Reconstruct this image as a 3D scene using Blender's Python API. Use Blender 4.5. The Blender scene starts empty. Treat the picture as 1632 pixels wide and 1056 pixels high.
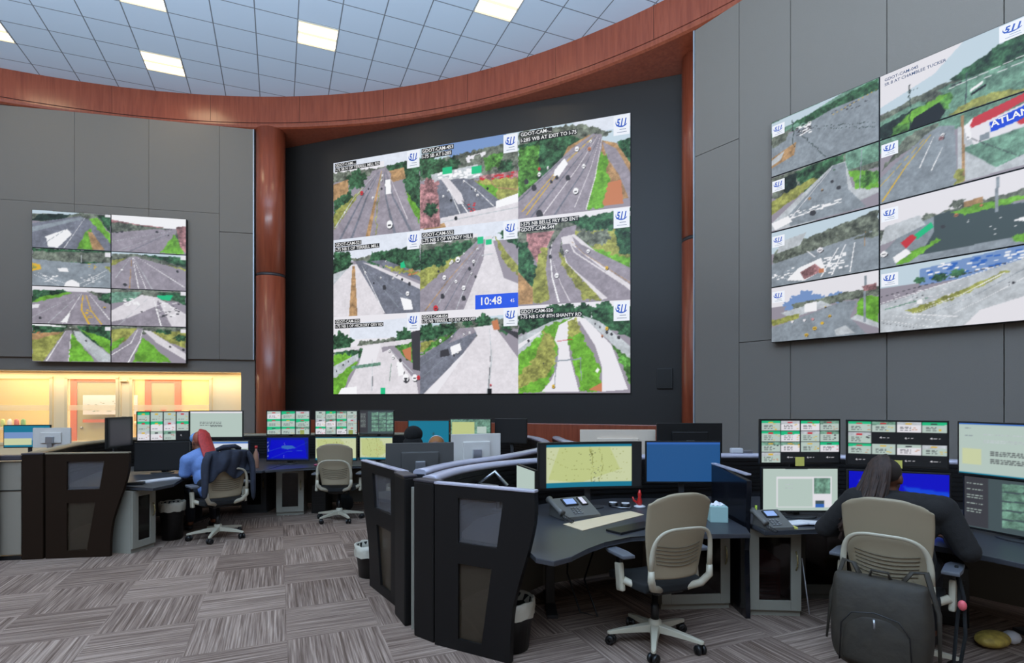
import bpy, bmesh, math, random
import numpy as np
from mathutils import Vector, Matrix
R = math.radians
SC = bpy.context.scene
COL = SC.collection
# ------------------------------------------------------------------ camera, world, exposure, large lights
cd = bpy.data.cameras.new('camera'); cam = bpy.data.objects.new('camera', cd); COL.objects.link(cam)
cam.location = (0, 0, 1.62); cam.rotation_euler = (R(90), 0, 0)
cd.sensor_width = 36; cd.lens = 36*880/1632; cd.shift_x = 0; cd.shift_y = 108/1632; cd.clip_start = .05
SC.camera = cam
SC.view_settings.view_transform = 'Standard'; SC.view_settings.look = 'None'
SC.view_settings.exposure = 0.0; SC.view_settings.gamma = 1.0; SC.view_settings.use_curve_mapping = False
W = bpy.data.worlds.new('world'); SC.world = W; W.use_nodes = True
W.node_tree.nodes['Background'].inputs[0].default_value = (1, .92, .83, 1)
W.node_tree.nodes['Background'].inputs[1].default_value = .27
def area(name, loc, rot, size, power, color):
    l = bpy.data.lights.new(name, 'AREA'); l.shape = 'RECTANGLE'; l.size, l.size_y = size; l.energy = power; l.color = color
    o = bpy.data.objects.new(name, l); COL.objects.link(o); o.location = loc; o.rotation_euler = rot; o['kind'] = 'helper'
    return o
area('ceiling_fill_light', (-3.0, -1.0, 2.7), (R(180), 0, 0), (12, 3), 3400, (.68, .84, 1.0))  # added bluish fill behind the camera to brighten the ceiling, no real fixture
area('overhead_fill_light', (-2.5, -3.0, 7.2), (0, 0, 0), (10, 6), 60, (1.0, .90, .76))  # added warm fill from above, behind the camera, not a fixture of the hall

# ------------------------------------------------------------------ materials
def lin(c):
    return tuple(((v/255)/12.92 if v/255 <= .04045 else ((v/255+.055)/1.055)**2.4) for v in c)
MATS = {}
def mat(name, c, rough=.6, metal=0, emit=0, bump=0, var=0, scale=40, alpha=1, coat=0, spec=.5, trans=0):
    if name in MATS: return MATS[name]
    m = bpy.data.materials.new(name); m.use_nodes = True; nt = m.node_tree; b = nt.nodes['Principled BSDF']
    col = (*lin(c), 1)
    b.inputs['Base Color'].default_value = col; b.inputs['Roughness'].default_value = rough; b.inputs['Metallic'].default_value = metal
    b.inputs['Specular IOR Level'].default_value = spec
    if coat: b.inputs['Coat Weight'].default_value = coat; b.inputs['Coat Roughness'].default_value = .12
    if emit: b.inputs['Emission Color'].default_value = col; b.inputs['Emission Strength'].default_value = emit
    if trans: b.inputs['Transmission Weight'].default_value = trans
    if alpha < 1: b.inputs['Alpha'].default_value = alpha
    if bump or var:
        tc = nt.nodes.new('ShaderNodeTexCoord'); n = nt.nodes.new('ShaderNodeTexNoise'); n.inputs['Scale'].default_value = scale
        n.inputs['Detail'].default_value = 4; nt.links.new(tc.outputs['Object'], n.inputs['Vector'])
        if bump:
            bp = nt.nodes.new('ShaderNodeBump'); bp.inputs['Strength'].default_value = bump; bp.inputs['Distance'].default_value = .01
            nt.links.new(n.outputs['Fac'], bp.inputs['Height']); nt.links.new(bp.outputs['Normal'], b.inputs['Normal'])
        if var:
            r = nt.nodes.new('ShaderNodeValToRGB')
            r.color_ramp.elements[0].position = .3; r.color_ramp.elements[1].position = .7
            r.color_ramp.elements[0].color = tuple(v*(1-var) for v in col[:3])+(1,); r.color_ramp.elements[1].color = tuple(min(1, v*(1+var)) for v in col[:3])+(1,)
            nt.links.new(n.outputs['Fac'], r.inputs['Fac']); nt.links.new(r.outputs['Color'], b.inputs['Base Color'])
    MATS[name] = m
    return m
def wood_mat(name, c1, c2, stretch, rough=.3):
    m = bpy.data.materials.new(name); m.use_nodes = True; nt = m.node_tree; b = nt.nodes['Principled BSDF']
    tc = nt.nodes.new('ShaderNodeTexCoord'); mp = nt.nodes.new('ShaderNodeMapping'); mp.inputs['Scale'].default_value = stretch
    n = nt.nodes.new('ShaderNodeTexNoise'); n.inputs['Scale'].default_value = 3; n.inputs['Detail'].default_value = 6; n.inputs['Distortion'].default_value = .6
    r = nt.nodes.new('ShaderNodeValToRGB'); r.color_ramp.elements[0].position = .3; r.color_ramp.elements[1].position = .7
    r.color_ramp.elements[0].color = (*lin(c1), 1); r.color_ramp.elements[1].color = (*lin(c2), 1)
    nt.links.new(tc.outputs['Object'], mp.inputs['Vector']); nt.links.new(mp.outputs['Vector'], n.inputs['Vector'])
    nt.links.new(n.outputs['Fac'], r.inputs['Fac']); nt.links.new(r.outputs['Color'], b.inputs['Base Color'])
    b.inputs['Roughness'].default_value = rough; b.inputs['Coat Weight'].default_value = .3; b.inputs['Coat Roughness'].default_value = .2
    MATS[name] = m
    return m
cherry = wood_mat('cherry_veneer', (128, 60, 40), (152, 78, 54), (6, 6, .5))
black_gl = mat('black_laminate', (15, 13, 13), .5, spec=.3)
brown_blk = mat('espresso_laminate', (34, 22, 13), .65, bump=.05, scale=60, spec=.12)
worktop_m = mat('charcoal_worktop', (54, 55, 60), .38, var=.06, scale=80)
cap_m = mat('satin_lilac_cap', (186, 182, 196), .25, metal=.2)
grey_fab = mat('grey_fabric_panel', (112, 107, 100), .9, bump=.15, var=.04, scale=120)
greyB = mat('grey_cabinet_paint', (138, 134, 122), .5)
beige = mat('taupe_chair_shell', (148, 134, 110), .5)
beigeL = mat('platinum_chair_plastic', (178, 170, 150), .38)
blk = mat('black_plastic', (16, 16, 17), .42)
dkg = mat('dark_grey_plastic', (46, 46, 48), .5)
blkfab = mat('black_seat_fabric', (18, 18, 18), .95, bump=.2, scale=200)
armpad = mat('grey_arm_pad', (88, 90, 96), .55)
silver = mat('silver_metal', (170, 172, 178), .3, metal=.8)
white_pl = mat('white_plastic', (205, 203, 206), .45)
paper = mat('paper', (206, 184, 150), .8)
def screen_mat(name, strength):
    m = bpy.data.materials.new(name); m.use_nodes = True; nt = m.node_tree; b = nt.nodes['Principled BSDF']
    a = nt.nodes.new('ShaderNodeAttribute'); a.attribute_name = 'picture'
    b.inputs['Base Color'].default_value = (.01, .01, .01, 1); b.inputs['Roughness'].default_value = .35; b.inputs['Specular IOR Level'].default_value = .2
    nt.links.new(a.outputs['Color'], b.inputs['Emission Color']); b.inputs['Emission Strength'].default_value = strength
    return m
scr_led = screen_mat('led_picture', 1.0); scr_lcd = screen_mat('lcd_picture', .92); scr_mon = screen_mat('monitor_picture', .9)
def glow(name, c, s=1.0):
    if name in MATS: return MATS[name]
    m = mat(name, c, .5, emit=s); m.node_tree.nodes['Principled BSDF'].inputs['Base Color'].default_value = (.01, .01, .01, 1)
    return m

# ------------------------------------------------------------------ mesh helpers
def new_obj(name, me, m, parent=None):
    o = bpy.data.objects.new(name, me); COL.objects.link(o)
    for x in (m if isinstance(m, (list, tuple)) else [m]): me.materials.append(x)
    if parent is not None: o.parent = parent
    return o
class MB:
    """collects shapes into one mesh"""
    def __init__(s): s.bm = bmesh.new(); s.mi = 0
    def _m(s, fs):
        for f in fs: f.material_index = s.mi
    def box(s, c, d, rz=0, bev=0, rx=0, ry=0):
        M = Matrix.Translation(c) @ Matrix.Rotation(rz, 4, 'Z') @ Matrix.Rotation(ry, 4, 'Y') @ Matrix.Rotation(rx, 4, 'X') @ Matrix.Diagonal((*d, 1))
        vs = bmesh.ops.create_cube(s.bm, size=1, matrix=M)['verts']
        fs = set(f for v in vs for f in v.link_faces)
        if bev:
            es = set(e for v in vs for e in v.link_edges)
            r = bmesh.ops.bevel(s.bm, geom=list(es), offset=bev, segments=2, affect='EDGES', profile=.6)
            fs = set(f for f in s.bm.faces if f.is_valid and any(v in f.verts for v in r['verts'])) | set(f for f in fs if f.is_valid)
        s._m(fs); return s
    def prism(s, pts, z0, z1, bev=0, M=None):
        """polygon in xy, extruded along z (or in the frame M)"""
        M = M or Matrix()
        a = [s.bm.verts.new(M @ Vector((x, y, z0))) for x, y in pts]; b = [s.bm.verts.new(M @ Vector((x, y, z1))) for x, y in pts]
        n = len(pts); fs = [s.bm.faces.new(a[::-1]), s.bm.faces.new(b)]
        for i in range(n): fs.append(s.bm.faces.new((a[i], a[(i+1) % n], b[(i+1) % n], b[i])))
        if bev:
            es = [e for e in set(e for f in fs[:2] for e in f.edges)]
            r = bmesh.ops.bevel(s.bm, geom=es, offset=bev, segments=2, affect='EDGES', profile=.6)
            fs = [f for f in fs if f.is_valid]+list(r['faces'])
        s._m(fs); return s
    def tube(s, pts, r, n=10, cap=True, flat=1):
        """tube through 3d points; r a number or one per point; flat squashes the second axis"""
        P = [Vector(p) for p in pts]; rs = r if isinstance(r, (list, tuple)) else [r]*len(P); rings = []; up = None
        for i, p in enumerate(P):
            t = (P[min(i+1, len(P)-1)]-P[max(i-1, 0)]).normalized()
            if up is None:
                up = Vector((0, 0, 1)) if abs(t.z) < .9 else Vector((0, 1, 0))
            x = t.cross(up).normalized(); y = x.cross(t).normalized(); up = y
            rings.append([s.bm.verts.new(p+(x*math.cos(a)+y*math.sin(a)*flat)*rs[i]) for a in [2*math.pi*k/n for k in range(n)]])
        fs = []
        for a, b in zip(rings, rings[1:]):
            for k in range(n): fs.append(s.bm.faces.new((a[k], a[(k+1) % n], b[(k+1) % n], b[k])))
        if cap: fs += [s.bm.faces.new(rings[0][::-1]), s.bm.faces.new(rings[-1])]
        for f in fs: f.smooth = True
        s._m(fs); return s
    def lathe(s, prof, n=24, c=(0, 0, 0), M=None):
        M = M or Matrix(); rings = []
        for r, z in prof: rings.append([s.bm.verts.new(M @ Vector((c[0]+max(r, 1e-4)*math.cos(2*math.pi*k/n), c[1]+max(r, 1e-4)*math.sin(2*math.pi*k/n), c[2]+z))) for k in range(n)])
        fs = []
        for a, b in zip(rings, rings[1:]):
            for k in range(n): fs.append(s.bm.faces.new((a[k], a[(k+1) % n], b[(k+1) % n], b[k])))
        fs += [s.bm.faces.new(rings[0][::-1]), s.bm.faces.new(rings[-1])]
        for f in fs: f.smooth = True
        s._m(fs); return s
    def ball(s, c, r, sub=2):
        r = r if isinstance(r, (tuple, list)) else (r,)*3
        vs = bmesh.ops.create_icosphere(s.bm, subdivisions=sub, radius=1, matrix=Matrix.Translation(c) @ Matrix.Diagonal((*r, 1)))['verts']
        fs = set(f for v in vs for f in v.link_faces)
        for f in fs: f.smooth = True
        s._m(fs); return s
    def grid(s, fn, nu, nv, smooth=True):
        V = [[s.bm.verts.new(fn(i/nu, j/nv)) for i in range(nu+1)] for j in range(nv+1)]
        fs = [s.bm.faces.new((V[j][i], V[j][i+1], V[j+1][i+1], V[j+1][i])) for j in range(nv) for i in range(nu)]
        for f in fs: f.smooth = smooth
        s._m(fs); return s
    def build(s, name, m, parent=None, mods=()):
        bmesh.ops.recalc_face_normals(s.bm, faces=s.bm.faces)
        me = bpy.data.meshes.new(name); s.bm.to_mesh(me); s.bm.free()
        o = new_obj(name, me, m, parent)
        for t, kw in mods:
            md = o.modifiers.new(t.lower(), t)
            for k, v in kw.items(): setattr(md, k, v)
        return o
def thing(name, label, cat, loc=(0, 0, 0), rz=0, group=None):
    o = bpy.data.objects.new(name, None); COL.objects.link(o); o.location = loc; o.rotation_euler = (0, 0, rz); o.empty_display_size = .1
    return tag(o, label, cat, group)
def tag(o, label, cat, group=None, kind=None):
    o['label'] = label; o['category'] = cat
    if group: o['group'] = group
    if kind: o['kind'] = kind
    return o
def struct(o): o['kind'] = 'structure'; return o
def part(o, label): o['label'] = label; return o
def text(name, s, size, loc, m, parent, bold=.0, shear=0, sx=1, align='LEFT', M=None):
    """flat lettering standing in the xz plane, facing -y"""
    cu = bpy.data.curves.new('t', 'FONT'); cu.body = s; cu.size = size; cu.offset = bold; cu.shear = shear; cu.align_x = align; cu.resolution_u = 2
    t = bpy.data.objects.new('t', cu); COL.objects.link(t)
    me = bpy.data.meshes.new_from_object(t.evaluated_get(bpy.context.evaluated_depsgraph_get()))
    bpy.data.objects.remove(t); bpy.data.curves.remove(cu); me.name = name
    me.transform(Matrix.Translation(loc) @ (M or Matrix()) @ Matrix.Rotation(R(90), 4, 'X') @ Matrix.Diagonal((sx, 1, 1, 1)))
    me.materials.clear()
    return new_obj(name, me, m, parent)

# ------------------------------------------------------------------ pictures on screens: painted as colours on a fine grid of each screen's mesh
PC = dict(S=(222, 228, 240), s=(196, 214, 226), A=(152, 146, 158), a=(116, 120, 134), b=(140, 150, 160), B=(52, 104, 190), C=(222, 218, 224), c=(190, 196, 202), G=(108, 168, 58), g=(150, 154, 84),
          T=(52, 88, 62), t=(104, 112, 102), d=(34, 48, 44), W=(245, 245, 248), w=(232, 230, 236), Y=(222, 180, 60), R=(200, 50, 60), O=(196, 126, 88), o=(172, 138, 100), K=(20, 22, 26), k=(60, 60, 66),
          P=(158, 116, 120), N=(0, 0, 200), n=(0, 20, 150), E=(30, 190, 130), e=(110, 150, 132), L=(196, 206, 140), l=(206, 214, 170), U=(20, 120, 150), M=(186, 204, 196), m=(70, 84, 88), H=(80, 130, 60), D=(10, 70, 220), F=(34, 84, 140), f=(120, 150, 200))
NA = dict(T=.42, t=.3, d=.35, G=.16, g=.2, H=.35, P=.3, o=.16, A=.07, a=.1, C=.03, c=.07, S=.02, e=.2, b=.08)
def paint(nx, ny, spec, seed=0):
    rng = np.random.RandomState(seed)
    x, y = np.meshgrid((np.arange(nx)+.5)/nx*100, (np.arange(ny)+.5)/ny*100)
    X0, Y0 = x, y
    def soft(k):
        g = rng.uniform(-1, 1, (ny//k+3, nx//k+3)); yy, xx = np.arange(ny)/k, np.arange(nx)/k; yi, xi = yy.astype(int), xx.astype(int); fy, fx = (yy-yi)[:, None], (xx-xi)[None]
        return (g[yi][:, xi]*(1-fx)+g[yi][:, xi+1]*fx)*(1-fy)+(g[yi+1][:, xi]*(1-fx)+g[yi+1][:, xi+1]*fx)*fy
    xw = x+soft(5)*1.5+soft(3)*.9; yw = y+soft(5)*1.8+soft(3)*1.1
    im = np.zeros((ny, nx, 3)); am = np.zeros((ny, nx)); im[:] = PC['A']
    def fill(m, c):
        im[m] = PC[c]; am[m] = NA.get(c, 0)
    def poly(p, c):
        m = np.zeros((ny, nx), bool); n = len(p); x, y = (xw, yw) if c in 'TtdHGg' and len(p) > 2 else (X0, Y0)
        for i in range(n):
            (x0, y0), (x1, y1) = p[i], p[(i+1) % n]
            if y0 == y1: continue
            m ^= ((y0 > y) != (y1 > y)) & (x < (x1-x0)*(y-y0)/(y1-y0)+x0)
        fill(m, c)
    for cmd in spec.split(';'):
        q = cmd.split()
        if not q: continue
        k, c = q[0], q[1]
        pts = [tuple(float(v) for v in a.split(',')) for a in q[2:]]
        if k == 'P': poly(pts, c)
        elif k == 'L':                       # L colour w0,w1 pts...
            (w0, w1), p = pts[0], pts[1:]; n = len(p)-1
            for i in range(n):
                (ax, ay), (bx, by) = p[i], p[i+1]; wa = w0+(w1-w0)*i/n; wb = w0+(w1-w0)*(i+1)/n
                if abs(bx-ax) > 2.5*abs(by-ay): poly([(ax, ay-wa/2), (ax, ay+wa/2), (bx, by+wb/2), (bx, by-wb/2)], c)
                else: poly([(ax-wa/2, ay), (ax+wa/2, ay), (bx+wb/2, by), (bx-wb/2, by)], c)
        elif k == 'V':                       # vehicles: x,y,size
            for v in pts:
                a_, b_, z = v
                fill(np.hypot((x-a_-z*.08)/(z*.5), (y-b_-z*.3)/(z*.6)) < 1, 'k'); fill(np.hypot((x-a_)/(z*.46), (y-b_)/(z*.72))**4 < 1, c); fill((abs(x-a_) < z*.26) & (abs(y-b_-z*.1) < z*.14), 'k')
        elif k == 'K':                       # tree crowns: x,y,r
            for a_, b_, z in pts:
                th = np.arctan2(y-b_, x-a_); rr = z*(1+.14*np.sin(5*th+a_)+.1*np.sin(9*th+b_)+.08*np.sin(17*th))
                fill(np.hypot(x-a_, (y-b_)*.9) < rr, c)
        elif k == 'Q':                       # scattered specks x0,y0 x1,y1 n,size
            (a0, b0), (a1, b1), (cn, z) = pts
            for _ in range(int(cn)):
                u, v = rng.uniform(a0, a1), rng.uniform(b0, b1); fill((abs(x-u) < z) & (abs(y-v) < z*.7), c)
        elif k == 'X':                       # rows of little lines of writing x0,y0 x1,y1 rows
            (a0, b0), (a1, b1), (rn, z) = pts
            for r_ in range(int(rn)):
                u = a0; v = b0+(b1-b0)*r_/rn
                while u < a1:
                    wd = rng.uniform(1, 4)*z; fill((x > u) & (x < min(u+wd, a1)) & (abs(y-v) < .5*z), c); u += wd+1.2*z
    n = rng.uniform(-1, 1, (ny, nx)); n2, n3 = soft(3)*1.3, soft(8)*1.2
    f = 1+am*(n*.6+n2*.7+n3*.8)
    im = np.clip(im*f[..., None], 0, 255)/255
    k = im.copy(); k[1:-1, 1:-1] = im[1:-1, 1:-1]*.6+.1*(im[:-2, 1:-1]+im[2:, 1:-1]+im[1:-1, :-2]+im[1:-1, 2:])
    return np.where(k <= .04045, k/12.92, ((k+.055)/1.055)**2.4)
def picture(name, im, x0, x1, z0, z1, y, m, parent, curve=0):
    """a screen face standing in xz at depth y whose own colours come from im (row 0 on top)"""
    ny, nx = im.shape[:2]
    X, Z = np.meshgrid(np.linspace(x0, x1, nx), np.linspace(z1, z0, ny))
    Yv = y-curve*((2*(X-x0)/(x1-x0)-1)**2)
    co = np.stack([X, Yv, Z], -1).reshape(-1, 3).astype(np.float32)
    i = np.arange(nx*ny).reshape(ny, nx)
    q = np.stack([i[1:, :-1], i[1:, 1:], i[:-1, 1:], i[:-1, :-1]], -1).reshape(-1, 4)
    me = bpy.data.meshes.new(name); me.vertices.add(len(co)); me.vertices.foreach_set('co', co.ravel())
    me.loops.add(q.size); me.loops.foreach_set('vertex_index', q.ravel().astype(np.int32))
    me.polygons.add(len(q)); me.polygons.foreach_set('loop_start', np.arange(0, q.size, 4, dtype=np.int32))
    a = me.color_attributes.new('picture', 'FLOAT_COLOR', 'POINT')
    a.data.foreach_set('color', np.concatenate([im.reshape(-1, 3), np.ones((nx*ny, 1))], 1).astype(np.float32).ravel())
    me.update(calc_edges=True)
    return new_obj(name, me, m, parent)
# ------------------------------------------------------------------ the room
def node_mat(name):
    m = bpy.data.materials.new(name); m.use_nodes = True; nt = m.node_tree
    def N(t, **k):
        n = nt.nodes.new(t)
        for a, b in k.items():
            if a == 'ins':
                for i, v in b.items():
                    if isinstance(v, bpy.types.NodeSocket): nt.links.new(v, n.inputs[i])
                    else: n.inputs[i].default_value = v
            else: setattr(n, a, b)
        return n
    def MA(op, a, b=0, c=0): return N('ShaderNodeMath', operation=op, ins={0: a, 1: b, 2: c}).outputs[0]
    return m, nt, N, MA
ANG = R(22.9); T = .61
def grid_uv(N, MA, u0, v0):
    g = N('ShaderNodeNewGeometry'); sp = N('ShaderNodeSeparateXYZ', ins={0: g.outputs['Position']})
    X, Y = sp.outputs[0], sp.outputs[1]
    u = MA('ADD', MA('MULTIPLY', X, math.cos(ANG)), MA('MULTIPLY', Y, math.sin(ANG)))
    v = MA('ADD', MA('MULTIPLY', X, -math.sin(ANG)), MA('MULTIPLY', Y, math.cos(ANG)))
    return MA('DIVIDE', MA('SUBTRACT', u, u0), T), MA('DIVIDE', MA('SUBTRACT', v, v0), T)
def carpet():
    m, nt, N, MA = node_mat('striped_carpet_tiles'); b = nt.nodes['Principled BSDF']
    u, v = grid_uv(N, MA, .05, 4.01)
    fu, fv = MA('FLOOR', u), MA('FLOOR', v)
    par = MA('ABSOLUTE', MA('MODULO', MA('ADD', fu, fv), 2))
    par = MA('GREATER_THAN', par, .5)
    def mixf(a, c): return MA('ADD', MA('MULTIPLY', a, par), MA('MULTIPLY', c, MA('SUBTRACT', 1, par)))
    a = mixf(u, v); c = mixf(v, u)           # a across the stripes, c along them
    h = MA('ADD', MA('MULTIPLY', fu, 7.13), MA('MULTIPLY', fv, 3.71))
    cv = N('ShaderNodeCombineXYZ', ins={0: MA('MULTIPLY', a, 42), 1: MA('MULTIPLY', c, .8), 2: h})
    n = N('ShaderNodeTexNoise', ins={'Vector': cv.outputs[0], 'Scale': 1.0, 'Detail': 3, 'Roughness': .7})
    f = N('ShaderNodeTexNoise', ins={'Scale': 300.0, 'Detail': 2}); g = N('ShaderNodeNewGeometry'); nt.links.new(g.outputs['Position'], f.inputs['Vector'])
    tv = N('ShaderNodeTexWhiteNoise', noise_dimensions='1D', ins={'W': h})
    fac = MA('ADD', MA('ADD', n.outputs['Fac'], MA('MULTIPLY', MA('SUBTRACT', f.outputs['Fac'], .5), .25)), MA('MULTIPLY', MA('SUBTRACT', tv.outputs[0], .5), .08))
    r = N('ShaderNodeValToRGB', ins={0: fac}); e = r.color_ramp.elements
    e[0].position = .32; e[0].color = (*lin((86, 70, 60)), 1); e[1].position = .70; e[1].color = (*lin((170, 149, 134)), 1)
    x = r.color_ramp.elements.new(.5); x.color = (*lin((124, 105, 94)), 1)
    nt.links.new(r.outputs[0], b.inputs['Base Color']); b.inputs['Roughness'].default_value = 1; b.inputs['Specular IOR Level'].default_value = .1
    bp = N('ShaderNodeBump', ins={'Height': fac, 'Strength': .3, 'Distance': .004}); nt.links.new(bp.outputs[0], b.inputs['Normal'])
    return m
def ceiling_m():
    m, nt, N, MA = node_mat('ceiling_tiles'); b = nt.nodes['Principled BSDF']
    u, v = grid_uv(N, MA, -2.166, 10.99)
    def edge(t):
        f = MA('FRACT', t); return MA('MINIMUM', f, MA('SUBTRACT', 1, f))
    d = MA('MINIMUM', edge(u), edge(v)); ln = MA('LESS_THAN', d, .014)
    h = N('ShaderNodeTexWhiteNoise', noise_dimensions='1D', ins={'W': MA('ADD', MA('MULTIPLY', MA('FLOOR', u), 5.3), MA('MULTIPLY', MA('FLOOR', v), 9.7))})
    mx = N('ShaderNodeMix', data_type='RGBA', ins={0: ln, 6: (*lin((206, 222, 240)), 1), 7: (*lin((118, 126, 138)), 1)})  # blue of the light on white tiles is put into the tile colour
    k = N('ShaderNodeMix', data_type='RGBA', blend_type='MULTIPLY', ins={0: 1.0, 6: mx.outputs[2]})
    gv = N('ShaderNodeCombineColor', ins={i: MA('ADD', .96, MA('MULTIPLY', h.outputs[0], .04)) for i in range(3)}); nt.links.new(gv.outputs[0], k.inputs[7])
    nt.links.new(k.outputs[2], b.inputs['Base Color']); b.inputs['Roughness'].default_value = .85
    return m
def plane(name, pts, z, m, thick=.1, up=True):
    b = MB(); b.prism(pts, z-thick if up else z, z if up else z+thick); return struct(b.build(name, m))
plane('floor', [(-14, -7), (9, -7), (9, 16), (-14, 16)], 0, carpet())
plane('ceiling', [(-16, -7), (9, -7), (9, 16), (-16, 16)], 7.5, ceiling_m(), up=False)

CX, CY, RB = -4.72, .10, 10.634
def ring(prof, a0, a1, n, name, m, par=None):
    b = MB(); rows = []
    for i in range(n+1):
        a = a0+(a1-a0)*i/n; rows.append([b.bm.verts.new((CX+(RB+r)*math.cos(a), CY+(RB+r)*math.sin(a), z)) for r, z in prof])
    for p, q in zip(rows, rows[1:]):
        for k in range(len(prof)-1): b.bm.faces.new((p[k], q[k], q[k+1], p[k+1])).smooth = False
    return struct(b.build(name, m, par))
A0, A1 = R(-25), R(150)
band = ring([(0, 7.5), (0, 6.995), (.02, 6.995), (.02, 7.5)], A0, A1, 150, 'trim_1', cherry)
ring([(.015, 7.0), (.015, 6.975), (.03, 6.975)], A0, A1, 150, 'trim_2', mat('black_groove', (30, 14, 12), .6))
ring([(.03, 6.98), (0, 6.98), (0, 6.95), (.02, 6.915), (.06, 6.895), (2.9, 6.895)], A0, A1, 150, 'trim_3', cherry)
# seams in the fascia
b = MB()
for i in range(14):
    a = R(31.6)+i*R(9.2)
    b.box((CX+(RB-.001)*math.cos(a), CY+(RB-.001)*math.sin(a), 7.25), (.004, .006, .5), rz=a)
struct(b.build('trim_4', mat('dark_seam', (74, 34, 22), .6)))

# left wall, frame: x to the right along the wall, y behind it
LW = Vector((-5.04, 10.79, 0)); LA = math.atan2(.2144, .9767)
RW = Vector((2.60, 7.91, 0)); RA = math.atan2(-.817, .576)
MW = Vector((-4.76, 11.6, 0)); MA_ = math.atan(-.3529)
def fr(o, a, s, y=0, z=0): return Vector((o.x+s*math.cos(a)-y*math.sin(a), o.y+s*math.sin(a)+y*math.cos(a), z))
def wall_obj(name, o, a, mbf, m):
    b = MB(); mbf(b); ob = struct(b.build(name, m)); ob.location = o; ob.rotation_euler = (0, 0, a); return ob
grey_wall = mat('grey_fabric_wall', (119, 113, 106), .9, bump=.08, var=.02, scale=90)
def left_panels(b):
    for x0, x1, z0, z1 in [(-.62, -.02, 2.39, 4.85), (-.62, -.02, 4.86, 6.89), (-1.84, -.625, 2.39, 5.2), (-1.84, -.625, 5.205, 6.89), (-3.06, -1.845, 2.39, 5.2), (-3.06, -1.845, 5.205, 6.89),
                           (-4.28, -3.065, 2.39, 5.2), (-4.28, -3.065, 5.205, 6.89), (-7, -4.285, 2.39, 5.2), (-7, -4.285, 5.205, 6.89)]:
        b.box(((x0+x1)/2, .03, (z0+z1)/2), (x1-x0, .06, z1-z0), bev=.002)
    b.box((-3.51, .085, 4.64), (6.98, .05, 4.5))
wall_obj('wall_left', LW, LA, left_panels, grey_wall)
def left_low(b):
    b.box((-.125, .1, 1.2), (.25, .08, 2.4)); b.box((-3.625, .1, 2.28), (6.75, .08, .24))
wall_obj('wall_left_lower', LW, LA, left_low, grey_wall)
wall_obj('trim_5', LW, LA, lambda b: b.box((-.01, .045, 4.64), (.02, .11, 4.5)), mat('pale_metal_edge', (170, 180, 190), .35, metal=.3))
def right_panels(b):
    xs = [0.02, .715, 1.405, 2.448, 3.41, 4.4, 6.2, 8]
    js = [(5.08,), (2.37,), (2.37,), (2.37,), (2.37,), (2.37,), (2.37,)]
    for i in range(7):
        zs = [0, *js[i], 6.89]
        for z0, z1 in zip(zs, zs[1:]):
            b.box(((xs[i]+xs[i+1])/2, .03, (z0+z1)/2), (xs[i+1]-xs[i]-.008, .06, z1-z0-.008), bev=.002)
    b.box((4, .09, 3.445), (7.96, .06, 6.89))
wall_obj('wall_right', RW, RA, right_panels, grey_wall)
wall_obj('trim_6', RW, RA, lambda b: b.box((.009, .05, 3.445), (.018, .12, 6.89)), MATS['pale_metal_edge'])
blackw = mat('black_wall_panel', (44, 42, 41), .45, spec=.35)
def back(b):
    b.box((4.0, .05, 3.445), (10.2, .1, 6.89))
wall_obj('wall_back', MW, MA_, back, blackw)
struct(MB().box((-5.22, 11.55, 3.445), (.06, 1.3, 6.89)).build('wall_return', blackw))
struct(MB().box((3.42, 8.7, 3.445), (.06, 1.3, 6.89), rz=R(20)).build('wall_return', blackw))
wall_obj('trim_7', MW, MA_, lambda b: b.box((4.0, -.06, .6), (9.6, .12, 1.2), bev=.01), cherry)
# round cherry columns with a dark ring
def column(x, y, zr, lab):
    t = thing('round_column', lab, 'column', (x, y, 0)); t['kind'] = 'structure'
    MB().lathe([(.27, 0), (.27, zr-.03)], 40).build('shaft', cherry, t); MB().lathe([(.262, zr-.03), (.262, zr+.03)], 40).build('joint_ring', mat('ring_dark', (50, 48, 52), .4), t)
    MB().lathe([(.27, zr+.03), (.27, 6.9)], 40).build('shaft', cherry, t)
    return t
column(-4.77, 10.92, 4.05, 'glossy cherry wood round column left of the black video wall recess')
column(2.91, 8.55, 4.08, 'glossy cherry wood round column right of the video wall, half behind grey wall')
# lit office behind the windows of the left wall
cream = mat('cream_paint', (244, 222, 180), .8); ywall = mat('yellow_office_paint', (234, 206, 128), .8)
fr_m = mat('cream_window_frame', (226, 204, 162), .5)
WS = [(-.895, -2.303, 'window_1'), (-2.54, -3.397, 'window_2'), (-3.643, -5.2, 'window_3')]
def store(b):
    for x0, x1 in ((-.249+.05, -.895), (-2.303, -2.54), (-3.397, -3.643), (-5.2, -7)): b.box(((x0+x1)/2, .48, 1.07), (abs(x1-x0), .1, 2.14))
    for a, c, _ in WS:
        b.box(((a+c)/2, .48, 2.08), (abs(a-c), .1, .12)); b.box(((a+c)/2, .48, .4), (abs(a-c), .1, .8))
    b.box((-3.6, .28, 2.15), (6.7, .4, .02)); b.box((-.24, .3, 1.07), (.02, .4, 2.14))
wall_obj('wall_office_front', LW, LA, store, cream)
glass = mat('clear_glass', (240, 240, 235), .05, alpha=.12)
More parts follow.
